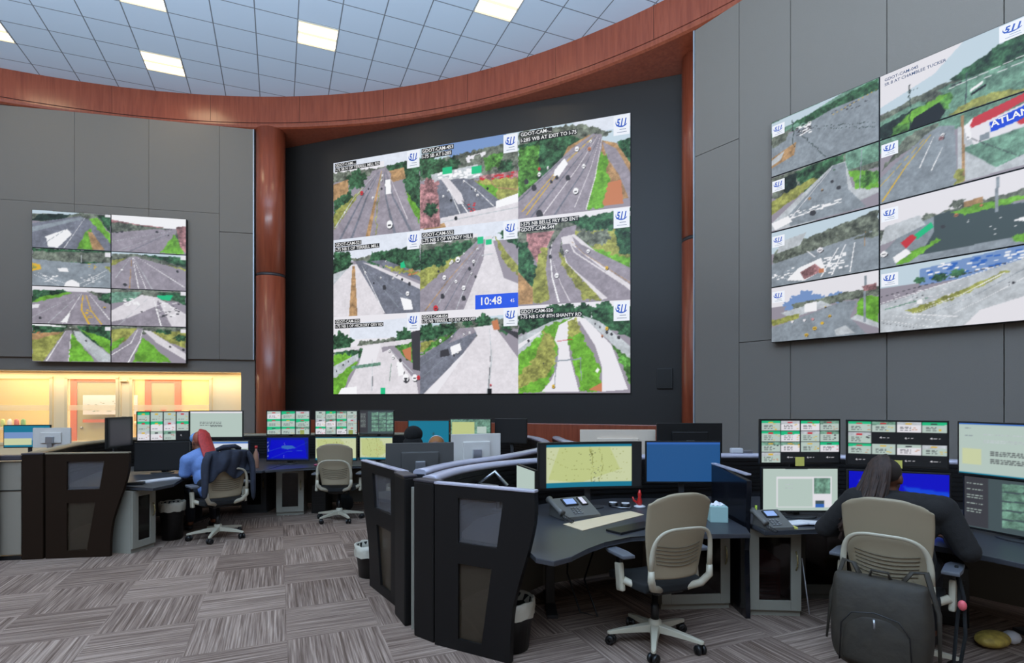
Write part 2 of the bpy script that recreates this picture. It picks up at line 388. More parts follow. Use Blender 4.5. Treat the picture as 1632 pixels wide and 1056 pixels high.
for a, c, nm in WS:
    w = bpy.data.objects.new(nm, None); COL.objects.link(w); w.location = LW; w.rotation_euler = (0, 0, LA); struct(w)
    b = MB()
    for x in (a, c): b.box((x, .42, 1.41), (.05, .05, 1.24))
    b.box(((a+c)/2, .42, 2.03), (abs(a-c)+.05, .05, .05)); b.box(((a+c)/2, .42, .8), (abs(a-c)+.05, .05, .05))
    if nm == 'window_2': b.box((a+.045, .42, 1.41), (.03, .04, 1.2)); b.box((a+.12, .39, 1.98), (.12, .03, .03))
    b.build('window_frame', fr_m, w); MB().box(((a+c)/2, .425, 1.41), (abs(a-c), .006, 1.2)).build('window_glass', glass, w)
    MB().box(((a+c)/2, .417, 1.46), (abs(a-c)-.06, .004, .10)).build('frosted_strip', mat('frosted', (250, 235, 200), .6, alpha=.35), w)
def office(b):
    b.box((-3.6, 2.3, 1.25), (7, .1, 2.5)); b.box((-.1, 1.3, 1.25), (.1, 2, 2.5)); b.box((-3.6, 1.3, 2.5), (7, 2.1, .1))
wall_obj('wall_office_rear', LW, LA, office, ywall)
orange = mat('orange_door_casing', (206, 98, 40), .6); greyd = mat('greenish_door', (168, 160, 112), .6)
def office_door(x0, x1, z1, nm):
    b = MB(); w = .12
    b.box((x0, 2.22, z1/2), (w, .06, z1)); b.box((x1, 2.22, z1/2), (w, .06, z1)); b.box(((x0+x1)/2, 2.22, z1-.05), (abs(x1-x0), .06, .1))
    d = bpy.data.objects.new(nm, None); COL.objects.link(d); d.location = LW; d.rotation_euler = (0, 0, LA); struct(d)
    b.build('door_frame', orange, d); MB().box(((x0+x1)/2, 2.235, z1/2-.03), (abs(x1-x0)-w, .04, z1-.06)).build('door_panel', greyd, d); MB().ball((x0+.15, 2.2, 1.0), .03).build('door_knob', silver, d)
office_door(-4.15, -3.05, 2.1, 'door_1'); office_door(-1.35, -.75, 2.1, 'door_2'); office_door(-3.6+.9, -3.6+1.2+.3, 2.1, 'door_3')
ol = area('office_lamp', fr(LW, LA, -2.8, 1.3, 2.42), (0, 0, LA), (5.5, 1.2), 130, (1.0, .88, .64))
area('soffit_strip_lamp', fr(LW, LA, -2.8, .22, 2.13), (0, 0, LA), (5.6, .2), 30, (1.0, .86, .62))
t = tag(MB().box((0, 0, 0), (.085, .012, .055), bev=.004).build('wall_switch', mat('grey_switch', (120, 110, 90), .5)), 'small grey switch plate on the cream wall between office windows', 'switch'); t.location = fr(LW, LA, -2.43, .422, 1.26); t.rotation_euler = (0, 0, LA)
t = thing('notice_board', 'pale notice board seen on the yellow office wall through the middle window', 'board', fr(LW, LA, -3.35, 2.0, 1.5), LA)
MB().box((0, 0, 0), (1.05, .02, .42)).build('board_face', white_pl, t)
b = MB(); rnd = random.Random(4)
for i in range(26): b.box((rnd.uniform(-.46, .46), -.012, rnd.uniform(-.16, .1)), (rnd.uniform(.02, .09), .004, .012))
b.build('note_lines', mat('note_ink', (120, 140, 120), .7), t)
t = tag(MB().box((0, 0, 0), (.85, .03, .07)).build('chair_rail', orange), 'orange rail low on the office wall under the notice board', 'rail'); t.location = fr(LW, LA, -3.5, 2.1, 1.15); t.rotation_euler = (0, 0, LA)
for i, (s, z, c, w, h) in enumerate([(-1.95, 1.42, (190, 90, 40), .14, .09), (-1.85, 1.2, (200, 110, 50), .16, .07), (-2.1, 1.2, (205, 120, 80), .08, .1)]):
    t = tag(MB().ball((0, 0, 0), (w/2, .05, h/2)).build('desk_ornament', mat('ornament%d' % i, c, .6)), ['brown red flower cluster glimpsed in the office behind the right window', 'orange tray item below the flowers behind the right office window', 'small orange cup left of the tray behind the right office window'][i], 'ornament'); t.location = fr(LW, LA, s, 1.0, z)
t = thing('office_shelf', 'cream office counter behind the right hand window', 'counter', fr(LW, LA, -2.0, 1.0, 0), LA)
MB().box((0, 0, 1.14), (1.3, .4, .04)).build('counter_top', cream, t); MB().box((0, .02, .56), (1.26, .36, 1.12)).build('counter_body', ywall, t)
cols = [(60, 110, 170), (220, 110, 60), (190, 200, 90), (230, 220, 200), (210, 90, 60), (120, 170, 90)]; cnm = ['blue', 'orange', 'lime green', 'cream', 'red', 'green']
for i in range(6):
    t = tag(MB().lathe([(.03, 0), (.04, .02), (.035, .12), (.015, .15)], 10).build('supply_bottle', mat('supply%d' % i, cols[i], .5)), '%s bottle on the ledge behind the far left office window' % cnm[i], 'bottle', 'bottles behind the far left office window'); t.location = fr(LW, LA, -4.75+i*.11, .60, 1.10)
t = tag(MB().box((-4.6, .60, 1.07), (1.2, .14, .04)).build('window_ledge', cream), 'cream ledge inside the far left office window carrying bottles', 'ledge'); t.location = LW; t.rotation_euler = (0, 0, LA)

# ceiling lights, set into the tile grid
def gridpt(u, v): return (u*math.cos(ANG)-v*math.sin(ANG), u*math.sin(ANG)+v*math.cos(ANG))
lm = mat('lamp_diffuser', (255, 232, 190), .5, emit=10); lm2 = mat('lamp_basket', (255, 232, 190), .5, emit=.85)
places = {(-4, 0): 'leftmost lit ceiling light at the edge of the picture', (0, 0): 'lit ceiling light nearest the curved wooden band on the left', (0, -3): 'lit ceiling light cut by the top edge, left of centre', (4, -3): 'lit ceiling light in the middle of the ceiling above the big video wall', (8, -6): 'rightmost lit ceiling light near the right end of the wooden band'}
proto = None
for (i, j) in list(places)+[(4, -6), (0, -6), (-4, -4), (0, -10), (-4, -8), (4, -10)]:
    x, y = gridpt(-2.166+(i+.5)*T, 10.99+(j+.5)*T)
    if proto is None:
        o = proto = thing('ceiling_light', '', 'light')
        b = MB()
        for s in (-1, 1): b.box((0, s*.296, -.006), (.6, .014, .012)); b.box((s*.296, 0, -.006), (.014, .58, .012))
        b.build('light_frame', mat('light_frame_white', (210, 208, 200), .5), o)
        for s in (-1, 1): MB().box((0, s*.145, -.004), (.575, .20, .006), bev=.002).build('diffuser', lm, o)
        b = MB(); b.box((0, 0, -.006), (.575, .07, .008)); b.box((0, .268, -.006), (.575, .035, .008)); b.box((0, -.268, -.006), (.575, .035, .008)); b.build('center_basket', lm2, o)
    else:
        o = proto.copy(); COL.objects.link(o)
        for ch in proto.children: c = ch.copy(); COL.objects.link(c); c.parent = o
    o.location = (x, y, 7.5); o.rotation_euler = (0, 0, ANG)
    o['label'] = 'square '+places.get((i, j), 'lit ceiling light overhead, out of the picture'); o['group'] = 'square ceiling lights'
# ------------------------------------------------------------------ video walls
ink = glow('caption_white', (240, 240, 240), .95); inkbox = mat('caption_black', (8, 8, 10), .5); blue511 = glow('logo_blue', (20, 80, 190), .95); cardw = glow('logo_card', (238, 242, 250), .95); inkb = glow('caption_blue', (40, 70, 120), .8)
def logo(x, z, w, h, y, par):
    """white card with 511, its sweep and two lines of small print; x,z its top left"""
    b = MB(); b.box((x+w/2, y, z-h/2), (w, .002, h)); c = b.build('logo_card', cardw, par)
    s = h*.50; text('logo_number', '511', s, (x+w*.16, y-.002, z-h*.52), blue511, c, bold=s*.035, shear=.25, sx=w*.70/(s*1.62))
    b = MB(); pts = []
    for k in range(13):
        a = R(130+k*17); pts.append((x+w*.50+w*.38*math.cos(a), z-h*.36+h*.25*math.sin(a)))
    for k, (p, q) in enumerate(zip(pts, pts[1:])):
        wd = h*.05*math.sin(math.pi*(k+1)/14)*1.5
        v = [b.bm.verts.new((a_, y-.003, c_)) for a_, c_ in ((p[0], p[1]), (q[0], q[1]), (q[0]*.94+(x+w*.5)*.06, q[1]+wd), (p[0]*.94+(x+w*.5)*.06, p[1]+wd))]
        b.bm.faces.new(v)
    b.build('logo_sweep', blue511, c)
    b = MB(); b.box((x+w*.58, y-.002, z-h*.72), (w*.4, .001, h*.03)); b.box((x+w*.52, y-.002, z-h*.86), (w*.6, .001, h*.025)); b.build('logo_small_print', mat('small_print', (120, 130, 150), .6), c)
def caption(lines, x, z, s, y, par, plain=False):
    for k, l in enumerate(lines):
        t = text('caption_text', l, s, (x, y-.002, z-s*.72-k*s*1.15), inkb if plain else ink, par, bold=s*.012, sx=.98)
        x1 = max(v.co.x for v in t.data.vertices)
        if not plain: MB().box(((x+x1)/2, y, z-s*.38-k*s*1.15), (x1-x+s*.3, .002, s*1.0)).build('caption_strip', inkbox, par)
MAIN = [
 ('S;P S 0,0 100,0 100,15 0,15;P w 0,12 60,8 60,20 0,22;P t 0,13 60,16 60,22 0,26;P o 0,28 18,24 18,42 0,50;P T 60,15 100,10 100,30 60,22;P T 83,16 100,16 100,78 88,62 82,40;P G 84,50 100,75 100,92 88,70;P T 0,50 20,38 24,48 0,66;K T 28,26,11;P o 60,22 82,20 84,34 70,36 66,30;P g 0,66 28,44 36,38 0,90;P A 46,18 62,16 68,26 66,40 82,50 100,96 100,100 0,100 0,88 20,62 40,36;L c .6,1.5 50,22 24,50 2,84;L a .5,3 54,20 34,50 8,100;L a .5,3 55,20 40,50 22,100;L o .6,5 57,20 50,55 41,100;L g .3,1.5 57.5,20 53,55 50,100;L a .5,3 60,22 62,55 72,100;L a .5,3 62,22 70,55 90,100;L C .3,1 64,22 78,62 86,84;V W 63,38,5 66,88,7 47,52,2.4 14,66,2.4 58,26,2 57,32,2;P W 61,32 67,32 68,50 62,50;V R 34,44,4;V k 57,42,2 42,40,1.6', ('GDOT-CAM-...', 'I-75 SB N OF TERRELL MILL RD')),
 ('P s 0,0 100,0 100,40 0,40;P f 20,0 88,0 88,10 40,26;P t 0,18 100,10 100,48 0,40;K T 8,24,14 20,28,10 34,26,8;P w 48,20 70,16 70,24 50,27;Q w 50,18 70,24 30,1;K t 72,30,12 60,34,12 84,34,14;P H 66,24 84,20 84,36 68,40;K T 88,38,7;P c 12,34 60,30 66,46 14,46;Q W 20,34 62,44 60,1.6;P E 24,28 34,28 34,36 24,36;P E 54,32 64,32 64,41 54,41;P P 62,44 100,44 100,54 62,50;Q R 62,44 96,52 20,1.4;P g 52,48 100,52 100,84 74,84;P G 56,50 80,60 78,80;P g 84,58 100,56 100,66;L o .8,1.6 72,50 78,60 100,66;P a 18,42 46,44 56,48 90,84 90,92 20,92;P C 22,40 30,41 44,62 47,74 40,74 32,58;L W .5,1 46,46 64,66 78,84;L W .5,1 30,52 44,90;L W .8,1.6 42,70 54,92;L k .6,1.4 44,70 60,90;Q R 50,74 58,86 8,1.2;P b 78,78 100,70 100,80 84,86;P C 0,90 100,80 100,100 0,100;L c 1,1 0,95 100,86;P o 4,98 26,94 28,100 4,100;P P 0,46 14,44 20,60 22,98 0,98;K P 10,50,10;K T 12,76,7;V W 25,62,2 30,56,2 58,60,2.4 46,48,2 60,66,2.4;V K 33,68,2.2 54,58,1.6 38,90,3 70,60,2;P W 78,76 100,70 100,80 78,84', ('GDOT-CAM-453', 'I-75 SB AT I-285')),
 ('P s 0,0 100,0 100,30 0,30;P S 50,0 100,0 100,14 60,16;P t 0,0 60,4 84,18 60,36 0,50;P T 0,16 40,10 60,20 50,44 20,72 0,82;P H 0,20 20,18 20,60 0,76;P T 88,28 100,26 100,60 90,44;P o 74,24 88,30 100,54 100,90 80,94;P A 76,26 88,36 100,64 100,96 90,64 80,44;P O 76,72 92,70 94,96 74,96;P G 72,30 80,44 82,70 76,98 62,98 66,66;P o 46,26 66,16 60,30 40,40;P A 68,16 76,18 76,32 70,62 62,100 0,100 0,76 30,48 50,28;L Y .3,1.2 70,18 40,46 4,92;L Y .3,1.2 70,18 42,46 8,96;L a .3,2 70,18 36,44 0,80;L a .3,2 72,18 48,50 12,100;L C .3,1.4 73,18 54,52 22,100;L a .3,2 74,20 58,58 34,100;L C .2,.8 74,22 66,54 52,94;L C .4,1.2 76,22 70,64 62,98;P W 43,38 46,45 38,58 33,56 34,50;V k 36,58,3 31,62,2.4;V W 54,30,4 53,76,5 60,50,3.4 66,24,2.4 20,52,3.4 28,46,2.4;V R 20,46,3;V O 65,32,3;V k 46,60,4 15,66,4.5 20,96,6 8,58,4', ('GDOT-CAM-...', 'I-285 WB AT EXIT TO I-75')),
 ('P S 0,0 100,0 100,30 0,30;P t 20,28 60,22 100,26 100,40 30,34;P T 46,22 100,18 100,48 70,44 40,34;P T 0,16 20,18 22,34 12,44 0,50;P c 0,44 20,38 26,34 0,74;P C 0,58 22,34 34,34 60,100 0,100;P o 23,36 26,36 29,100 19,100;P a 26,30 36,30 100,72 100,100 62,100;P C 34,32 50,38 100,66 100,72;P a 44,32 60,32 100,52 100,62;P g 60,38 100,50 100,56 68,46;L W .4,1 34,36 60,98;L b .3,.8 34,34 76,92;L b .3,.8 33,34 90,86;V W 38,46,2.6 56,54,2 70,56,2 62,34,1.4 74,52,2 86,76,4;P W 78,80 90,84 92,96 82,96;V k 60,66,4 88,64,3;P E 78,38 82,36 84,44 78,44;Q O 84,46 96,54 10,1;V K 80,58,2 48,60,1.6', ('GDOT-CAM-521', 'I-75 NB S OF TERRELL MILL')),
 ('P S 0,0 100,0 100,22 0,22;P w 0,12 60,12 60,24 0,24;P t 0,18 60,16 60,34 0,36;P T 0,26 50,18 60,26 40,40 0,58;P T 80,12 100,10 100,34 86,22;P g 0,50 46,34 56,26 0,74;K T 20,44,3 25,43,3;P A 60,20 76,18 66,34 46,100 0,100 0,78;L o .4,1.4 62,24 30,64 6,98;L c .2,.8 64,24 36,64 14,100;L a .2,1.2 66,24 44,64 26,100;L c .2,.8 68,24 50,66 38,100;P C 68,16 74,16 82,50 86,66 100,74 100,100 46,100 66,42;P g 76,16 80,20 100,52 100,66 88,52;P A 82,22 100,46 100,54 88,36;P E 60,16 66,16 66,24 60,24;P E 68,20 74,20 74,26 68,26;L c 1,1 64,38 76,37;V W 26,60,4 38,66,3 46,74,4 54,58,2 32,44,2 56,44,3 40,40,5 34,42,3 60,30,2 46,34,2;V k 24,82,4 46,86,4 52,52,3 20,52,2 56,48,2 58,62,2;V R 17,96,5', ('GDOT-CAM-552', 'I-75 NB S OF WINDY HILL')),
 ('P w 0,0 100,0 100,12 0,14;P t 0,14 50,8 100,6 100,44 0,50;P T 46,8 100,2 100,22 60,22;K T 84,26,10 96,40,10;P g 48,22 100,24 100,60 60,40;K t 60,28,7 68,32,6 76,30,7;P H 58,34 70,40 62,40;P T 86,16 100,16 100,52 90,50;P G 60,38 100,56 100,66 64,44;P P 8,18 34,18 26,38 18,52 8,30;P T 0,24 8,28 18,60 14,88 0,60;P g 22,36 32,36 28,60 32,96 14,98 16,60;P o 0,60 14,80 14,98 0,98;P A 42,16 54,14 52,24 40,30 38,50 62,98 30,98 26,60 28,38;P g 38,40 44,52 76,98 62,98 40,56;P C 40,26 52,24 100,78 100,92 76,98 44,54;P A 40,34 48,34 100,90 100,96 82,98 46,56;P A 50,26 58,36 100,66 100,84 54,40;L W .3,1.6 32,30 30,44 32,70 38,98;L C .6,3 46,28 52,44 100,88;L o .2,1 48,30 60,46 100,82;L C .3,1 32,50 40,78 48,98;V W 36,68,4 45,42,2.6 64,44,3;V k 30,46,3 30,36,2;V Y 80,64,3', ('I-575 NB BELLS FRY RD ENT', 'GDOT-CAM-544')),
 ('P w 0,0 100,0 100,40 0,40;P S 20,10 90,6 90,30 20,30;P t 30,34 74,30 90,34 90,40 30,40;K T 10,36,13 0,34,10 84,30,10 78,36,6;P C 0,42 94,32 94,38 0,46;P T 4,46 40,42 36,54 4,56;P G 0,50 16,48 24,54 0,66;P H 72,42 92,36 100,70 88,60;P k 90,24 100,22 100,72 92,70;P O 80,46 90,42 90,60 84,56;P c 0,64 30,48 30,56 0,82;P G 0,80 30,56 16,82 12,100 0,100;P C 40,38 56,36 58,48 66,44 96,86 98,100 12,100 30,62 36,52;P w 36,40 56,37 50,62 30,64;L c .6,1 46,56 46,96;L k .3,.6 47,60 47,90;P e 22,64 56,60 56,64 22,68;L e .6,.6 68,62 66,84;L c .6,1.4 66,44 92,74;V W 66,46,3 70,54,3.4 76,64,4 84,80,7 94,80,6 80,72,5;P W 74,60 80,60 82,76 76,78;V k 78,58,3 84,84,3;V R 98,80,4;P W 10,92 28,90 28,100 6,100;P E 56,92 61,92 61,100 56,100;V k 4,70,1.6 12,62,1.6 18,58,1.4', ('GDOT-CAM-522', 'I-75 NB S OF HICKORY GRV RD')),
 ('P w 0,0 100,0 100,20 0,20;P s 0,16 100,8 100,24 0,30;P t 0,20 40,14 100,12 100,26 0,40;K T 8,26,10 20,26,8 32,24,7 66,16,8 50,16,5 88,26,5;P g 0,38 20,34 30,36 0,50;P H 16,34 36,28 40,30 0,54;P a 42,22 56,22 60,30 44,54 6,100 0,100 0,56 30,34;P A 42,22 56,22 58,28 30,40;L b .3,.8 54,26 34,50 2,80;L b .3,.8 50,26 26,46 0,66;P C 56,22 76,20 100,60 100,100 4,100 44,54 60,32;P w 6,100 40,58 50,48 18,100;L c .4,2 72,24 74,60 70,100;L k .2,.6 73,50 71,100;P O 74,16 80,14 82,26 76,26;P k 82,24 100,30 100,38;V W 40,50,3 52,28,2 46,30,2 22,36,3 34,32,2;P k 22,48 30,46 32,54 22,56;P W 32,44 42,40 44,48 34,54;V k 36,54,2;V R 73,90,2;P K 70,94 74,94 74,100 70,100', ('GDOT-CAM-054', 'I-75 NB TERRELL RD EXP ON OFF')),
 ('P w 0,0 100,0 100,16 0,20;P T 0,12 50,2 54,14 0,32;K T 34,8,8 46,9,8 60,10,8 78,14,12 86,20,10;P T 66,10 100,6 100,40 80,30;P c 0,36 30,20 52,14 34,26 0,56;P w 0,44 30,24 0,50;P G 26,24 52,16 40,30 36,60 34,72 24,98 0,100 0,56 20,36;P g 24,30 32,36 36,66 26,80 0,96 0,80 18,56;P G 4,52 16,46 12,58;P w 38,24 54,14 58,16 46,40 48,60 56,98 26,98 36,72 38,50 34,40;P w 22,98 36,78 56,98;P G 50,18 58,34 74,70 76,98 58,98 50,62 46,42;P g 46,20 54,18 58,34 46,38;P w 54,16 62,18 84,48 98,96 76,98 76,72 70,48;P c 58,14 74,22 100,50 100,66 76,36;P H 84,46 100,64 100,92 92,68;L b 1.4,1.4 34,64 58,62;L b .7,.7 57,60 58,86;L b .7,.7 36,60 34,92;L R .6,.6 36,42 50,40;P W 72,72 74,74 72,78 70,76;L c .4,.4 20,56 20,90;V k 70,24,1.5 74,28,1.5 80,34,2 84,36,2 90,40,2.4;V Y 80,30,3 33,92,3;V O 76,38,2;V k 10,40,2 24,66,1;P O 64,96 76,88 76,98', ('GDOT-CAM-526', 'I-75 NB S OF 8TH SHANTY RD'))]
LW_, LH = 5.912, 4.66
vw = thing('video_wall', 'huge nine picture LED video wall of highway cameras in the black recess', 'video wall', fr(MW, MA_, 1.235, -.03, 1.725), MA_)
MB().box((LW_/2, .02, LH/2), (LW_+.012, .04, LH+.012)).build('screen_backing', blk, vw)
for k, (sp, cap) in enumerate(MAIN):
    r, c = divmod(k, 3); w, h = LW_/3, LH/3; x0, z1 = c*w, LH-r*h
    im = paint(170, 150, sp[2:] if sp.startswith('S;') else sp, 20+k)
    f = picture('camera_picture', im, x0, x0+w, z1-h, z1, -.004, scr_led, vw)
    part(f, ['top left', 'top middle', 'top right', 'middle left', 'centre', 'middle right', 'bottom left', 'bottom middle', 'bottom right'][k]+' highway camera picture')
    s = .092
    caption(cap, x0+.05, z1-.03-(.04 if k > 2 else 0), min(s, w*.62/(len(max(cap, key=len))*.56)), -.010, f)
    logo(x0+w*.86, z1-.02, w*.135, h*.21, -.012, f)
f = MB().box((LW_/3*1.58+.42*LW_/6, -.01, LH/3+.115), (LW_/3*.42, .004, .26)).build('clock_panel', glow('clock_blue', (14, 80, 225), 1), vw)
text('clock_digits', '10:48', .20, (LW_/3*1.62, -.015, LH/3+.06), ink, f, bold=.003); text('clock_seconds', '45', .085, (LW_/3*1.62+.60, -.015, LH/3+.08), ink, f)
t = thing('wall_speaker', 'square black flush speaker low on the black wall right of video wall', 'speaker', fr(MW, MA_, 7.70, -.02, 1.80), MA_)
MB().box((0, 0, .16), (.25, .035, .33), bev=.006).build('speaker_frame', mat('spk', (30, 29, 29), .5), t); MB().box((0, -.018, .16), (.21, .008, .29)).build('grille', blk, t)

def panel_wall(org, ang, x0, w, h, z0, cells, where, nx, ny, y=-.10):
    for k, (sp, lab, lg, cap) in enumerate(cells):
        c, r = k//4, k % 4
        t = thing('wall_display', lab, 'display', fr(org, ang, x0+c*w, y, z0+(3-r)*h), ang, where)
        MB().box((w/2, .045, h/2), (w-.004, .09, h-.004), bev=.003).build('display_housing', blk, t)
        q = .008
        f = picture('camera_picture', paint(nx, ny, sp, 100+k+len(where)), q, w-q, q, h-q, -.002, scr_lcd, t)
        if lg == 1: logo(.02, h-.06, .155, .135, -.008, f)
        if lg == 2: logo(w-.22, h-.02, .19, .15, -.008, f)
        if cap: caption(cap, .05, h-.05, .043, -.006, f, True)
LEFT = [
 ('P t 0,0 100,0 100,30 0,30;P s 0,0 60,2 50,8 0,10;P d 10,10 50,8 40,24 0,30;P a 0,36 60,10 78,22 100,80 100,100 0,100;P b 0,46 62,12 66,16 0,60;P W 18,74 46,50 50,60 32,98 20,96;P W 16,70 44,46 46,52 20,78;L W .4,1 66,16 40,98;L b .3,1 64,16 14,90;P G 66,56 74,40 76,98 56,98;P o 70,50 76,52 92,98 76,98;P G 72,16 82,12 100,56 100,80 84,44;P T 82,4 100,4 100,50 90,30;P w 92,2 100,2 100,9 92,9', 'top left panel of the left wall display, white truck on a highway'),
 ('P T 0,0 100,0 100,40 0,40;P t 0,10 100,4 100,30 0,36;P b 0,30 40,34 70,36 100,30 100,100 0,100;P b 0,34 30,36 60,38 100,100 0,100;P Y 0,40 10,44 12,56 0,62;P g 0,46 8,50 0,58;L W .5,.8 49,2 49,34;L c .5,.8 62,14 62,34;L W 1,1 2,70 34,98;L W 1,1 8,66 42,92;L W 1,1 58,94 94,52;L W 1,1 64,98 92,66;Q W 14,72 34,90 16,1.6;Q W 62,66 88,86 14,1.4;P W 42,88 50,80 60,90 60,100 40,100;V W 38,54,5;P W 32,52 44,50 46,60 34,60;P g 92,44 100,40 100,56;Q Y 70,34 84,50 10,1;P w 92,3 100,3 100,16 92,16', 'second panel down, left column of the left wall display, road crossing'),
 ('P w 0,0 100,0 100,12 0,12;P T 0,12 40,8 50,18 0,44;P G 10,30 46,14 50,18 0,46;P T 80,12 100,12 100,44 84,30;P t 70,10 90,12 86,26;P A 0,56 50,16 76,16 100,60 100,100 0,100;L c .4,1 58,18 0,84;L c .4,1 60,18 20,98;P W 36,94 46,70 48,70 44,96;L W .6,1.2 62,18 38,98;L Y 1,3 64,20 62,60 72,98;L Y 1,2 68,20 74,60 88,98;Q Y 64,60 76,92 16,1.4;L W .5,1.5 72,18 98,84;V k 10,84,4;V Y 92,52,3;P w 0,50 10,48 8,58 0,60;P w 92,0 100,0 100,8 92,8', 'third panel down, left column of the left wall display, yellow hatched lane'),
 ('P t 0,0 100,0 100,30 0,30;P T 0,4 44,2 40,20 0,24;P T 56,4 100,0 100,70 70,40;P G 60,10 100,40 100,78;P o 0,26 20,22 40,20 30,44 0,60;P g 0,44 40,20 16,98 0,98;Q O 0,20 14,30 8,1.2;P A 42,16 50,16 46,100 14,100;L W .5,2 42,18 18,98;L W .4,1.4 49,18 46,98;P G 50,22 80,98 46,98;P c 52,16 60,18 100,82 100,98 84,98 56,40;V k 68,42,2.6;P W 0,0 20,0 50,8 0,4;P w 92,3 100,3 100,14 92,14', 'bottom panel, left column of the left wall display, forking grey road'),
 ('P W 0,0 100,0 100,30 0,30;P P 0,14 40,24 70,26 60,44 0,48;P t 0,20 60,28 80,32 40,44 0,50;P t 88,26 100,20 100,98 84,50;P G 84,44 90,60 96,98 64,98;P A 0,50 60,32 84,36 64,98 0,98;L c .8,1.4 80,36 0,74;L c .4,1 82,38 10,96;L a .6,2 82,38 24,98;V k 60,40,4 14,46,3 76,48,2;Q k 4,44 20,50 6,1.2;P P 86,24 100,20 100,96 92,80', 'top panel, right column of the left wall display, bright sky over empty lanes'),
 ('P s 0,0 100,0 100,12 0,12;P t 0,6 30,4 100,10 100,44 40,14 0,30;P T 40,4 100,8 100,34;P g 0,24 22,14 0,40;P g 70,26 100,40 100,46;P A 24,12 34,10 100,70 100,98 0,98 0,44;L W .4,1.4 28,12 36,98;L o .4,1.4 27,12 24,98;L c .3,1 26,12 6,70;L W .5,2 34,12 98,90;L c .3,1 30,14 54,98;L W .3,1 29,14 46,98;V W 14,48,3;V k 88,46,4 18,88,5;P w 92,2 100,2 100,14 92,14', 'second panel down, right column of the left wall display, straight motorway'),
 ('P t 0,0 100,0 100,30 0,30;P T 60,6 100,4 100,40 80,24;P e 0,10 40,6 30,30 0,40;P E 60,14 82,12 78,28 62,24;P A 40,14 62,20 100,70 100,98 0,98 0,70;P C 40,14 62,20 60,44 20,80 0,90 0,60;L c .4,1 50,20 10,98;L W .6,2 56,24 66,98;P C 60,20 66,26 100,64 100,98 80,98;Q W 16,24 40,44 26,1.6;Q k 58,34 90,74 22,1.6;Q W 60,30 88,70 24,1.6;V k 40,60,2.6;P w 92,2 100,2 100,12 92,12', 'third panel down, right column of the left wall display, heavy traffic'),
 ('P t 0,0 100,0 100,20 0,20;P g 0,10 34,4 30,30 0,60;P G 0,46 20,30 10,56 0,70;P A 34,6 42,6 40,26 26,100 0,100 0,84;L W .6,2 35,8 26,46 0,80;L W .6,2 41,10 38,40 22,100;P G 42,30 80,98 28,98;P g 46,14 100,10 100,60;K T 64,12,5 74,14,6 92,30,8;P C 42,10 52,12 100,74 100,92 60,44;V k 78,54,3 96,62,4;P w 92,6 100,6 100,16 92,16', 'bottom panel, right column of the left wall display, bright green verge')]
panel_wall(LW, LA, -3.68, 1.256, .683, 2.295, [(a, b, 0, None) for a, b in LEFT], 'panels of the left wall display', 104, 58)
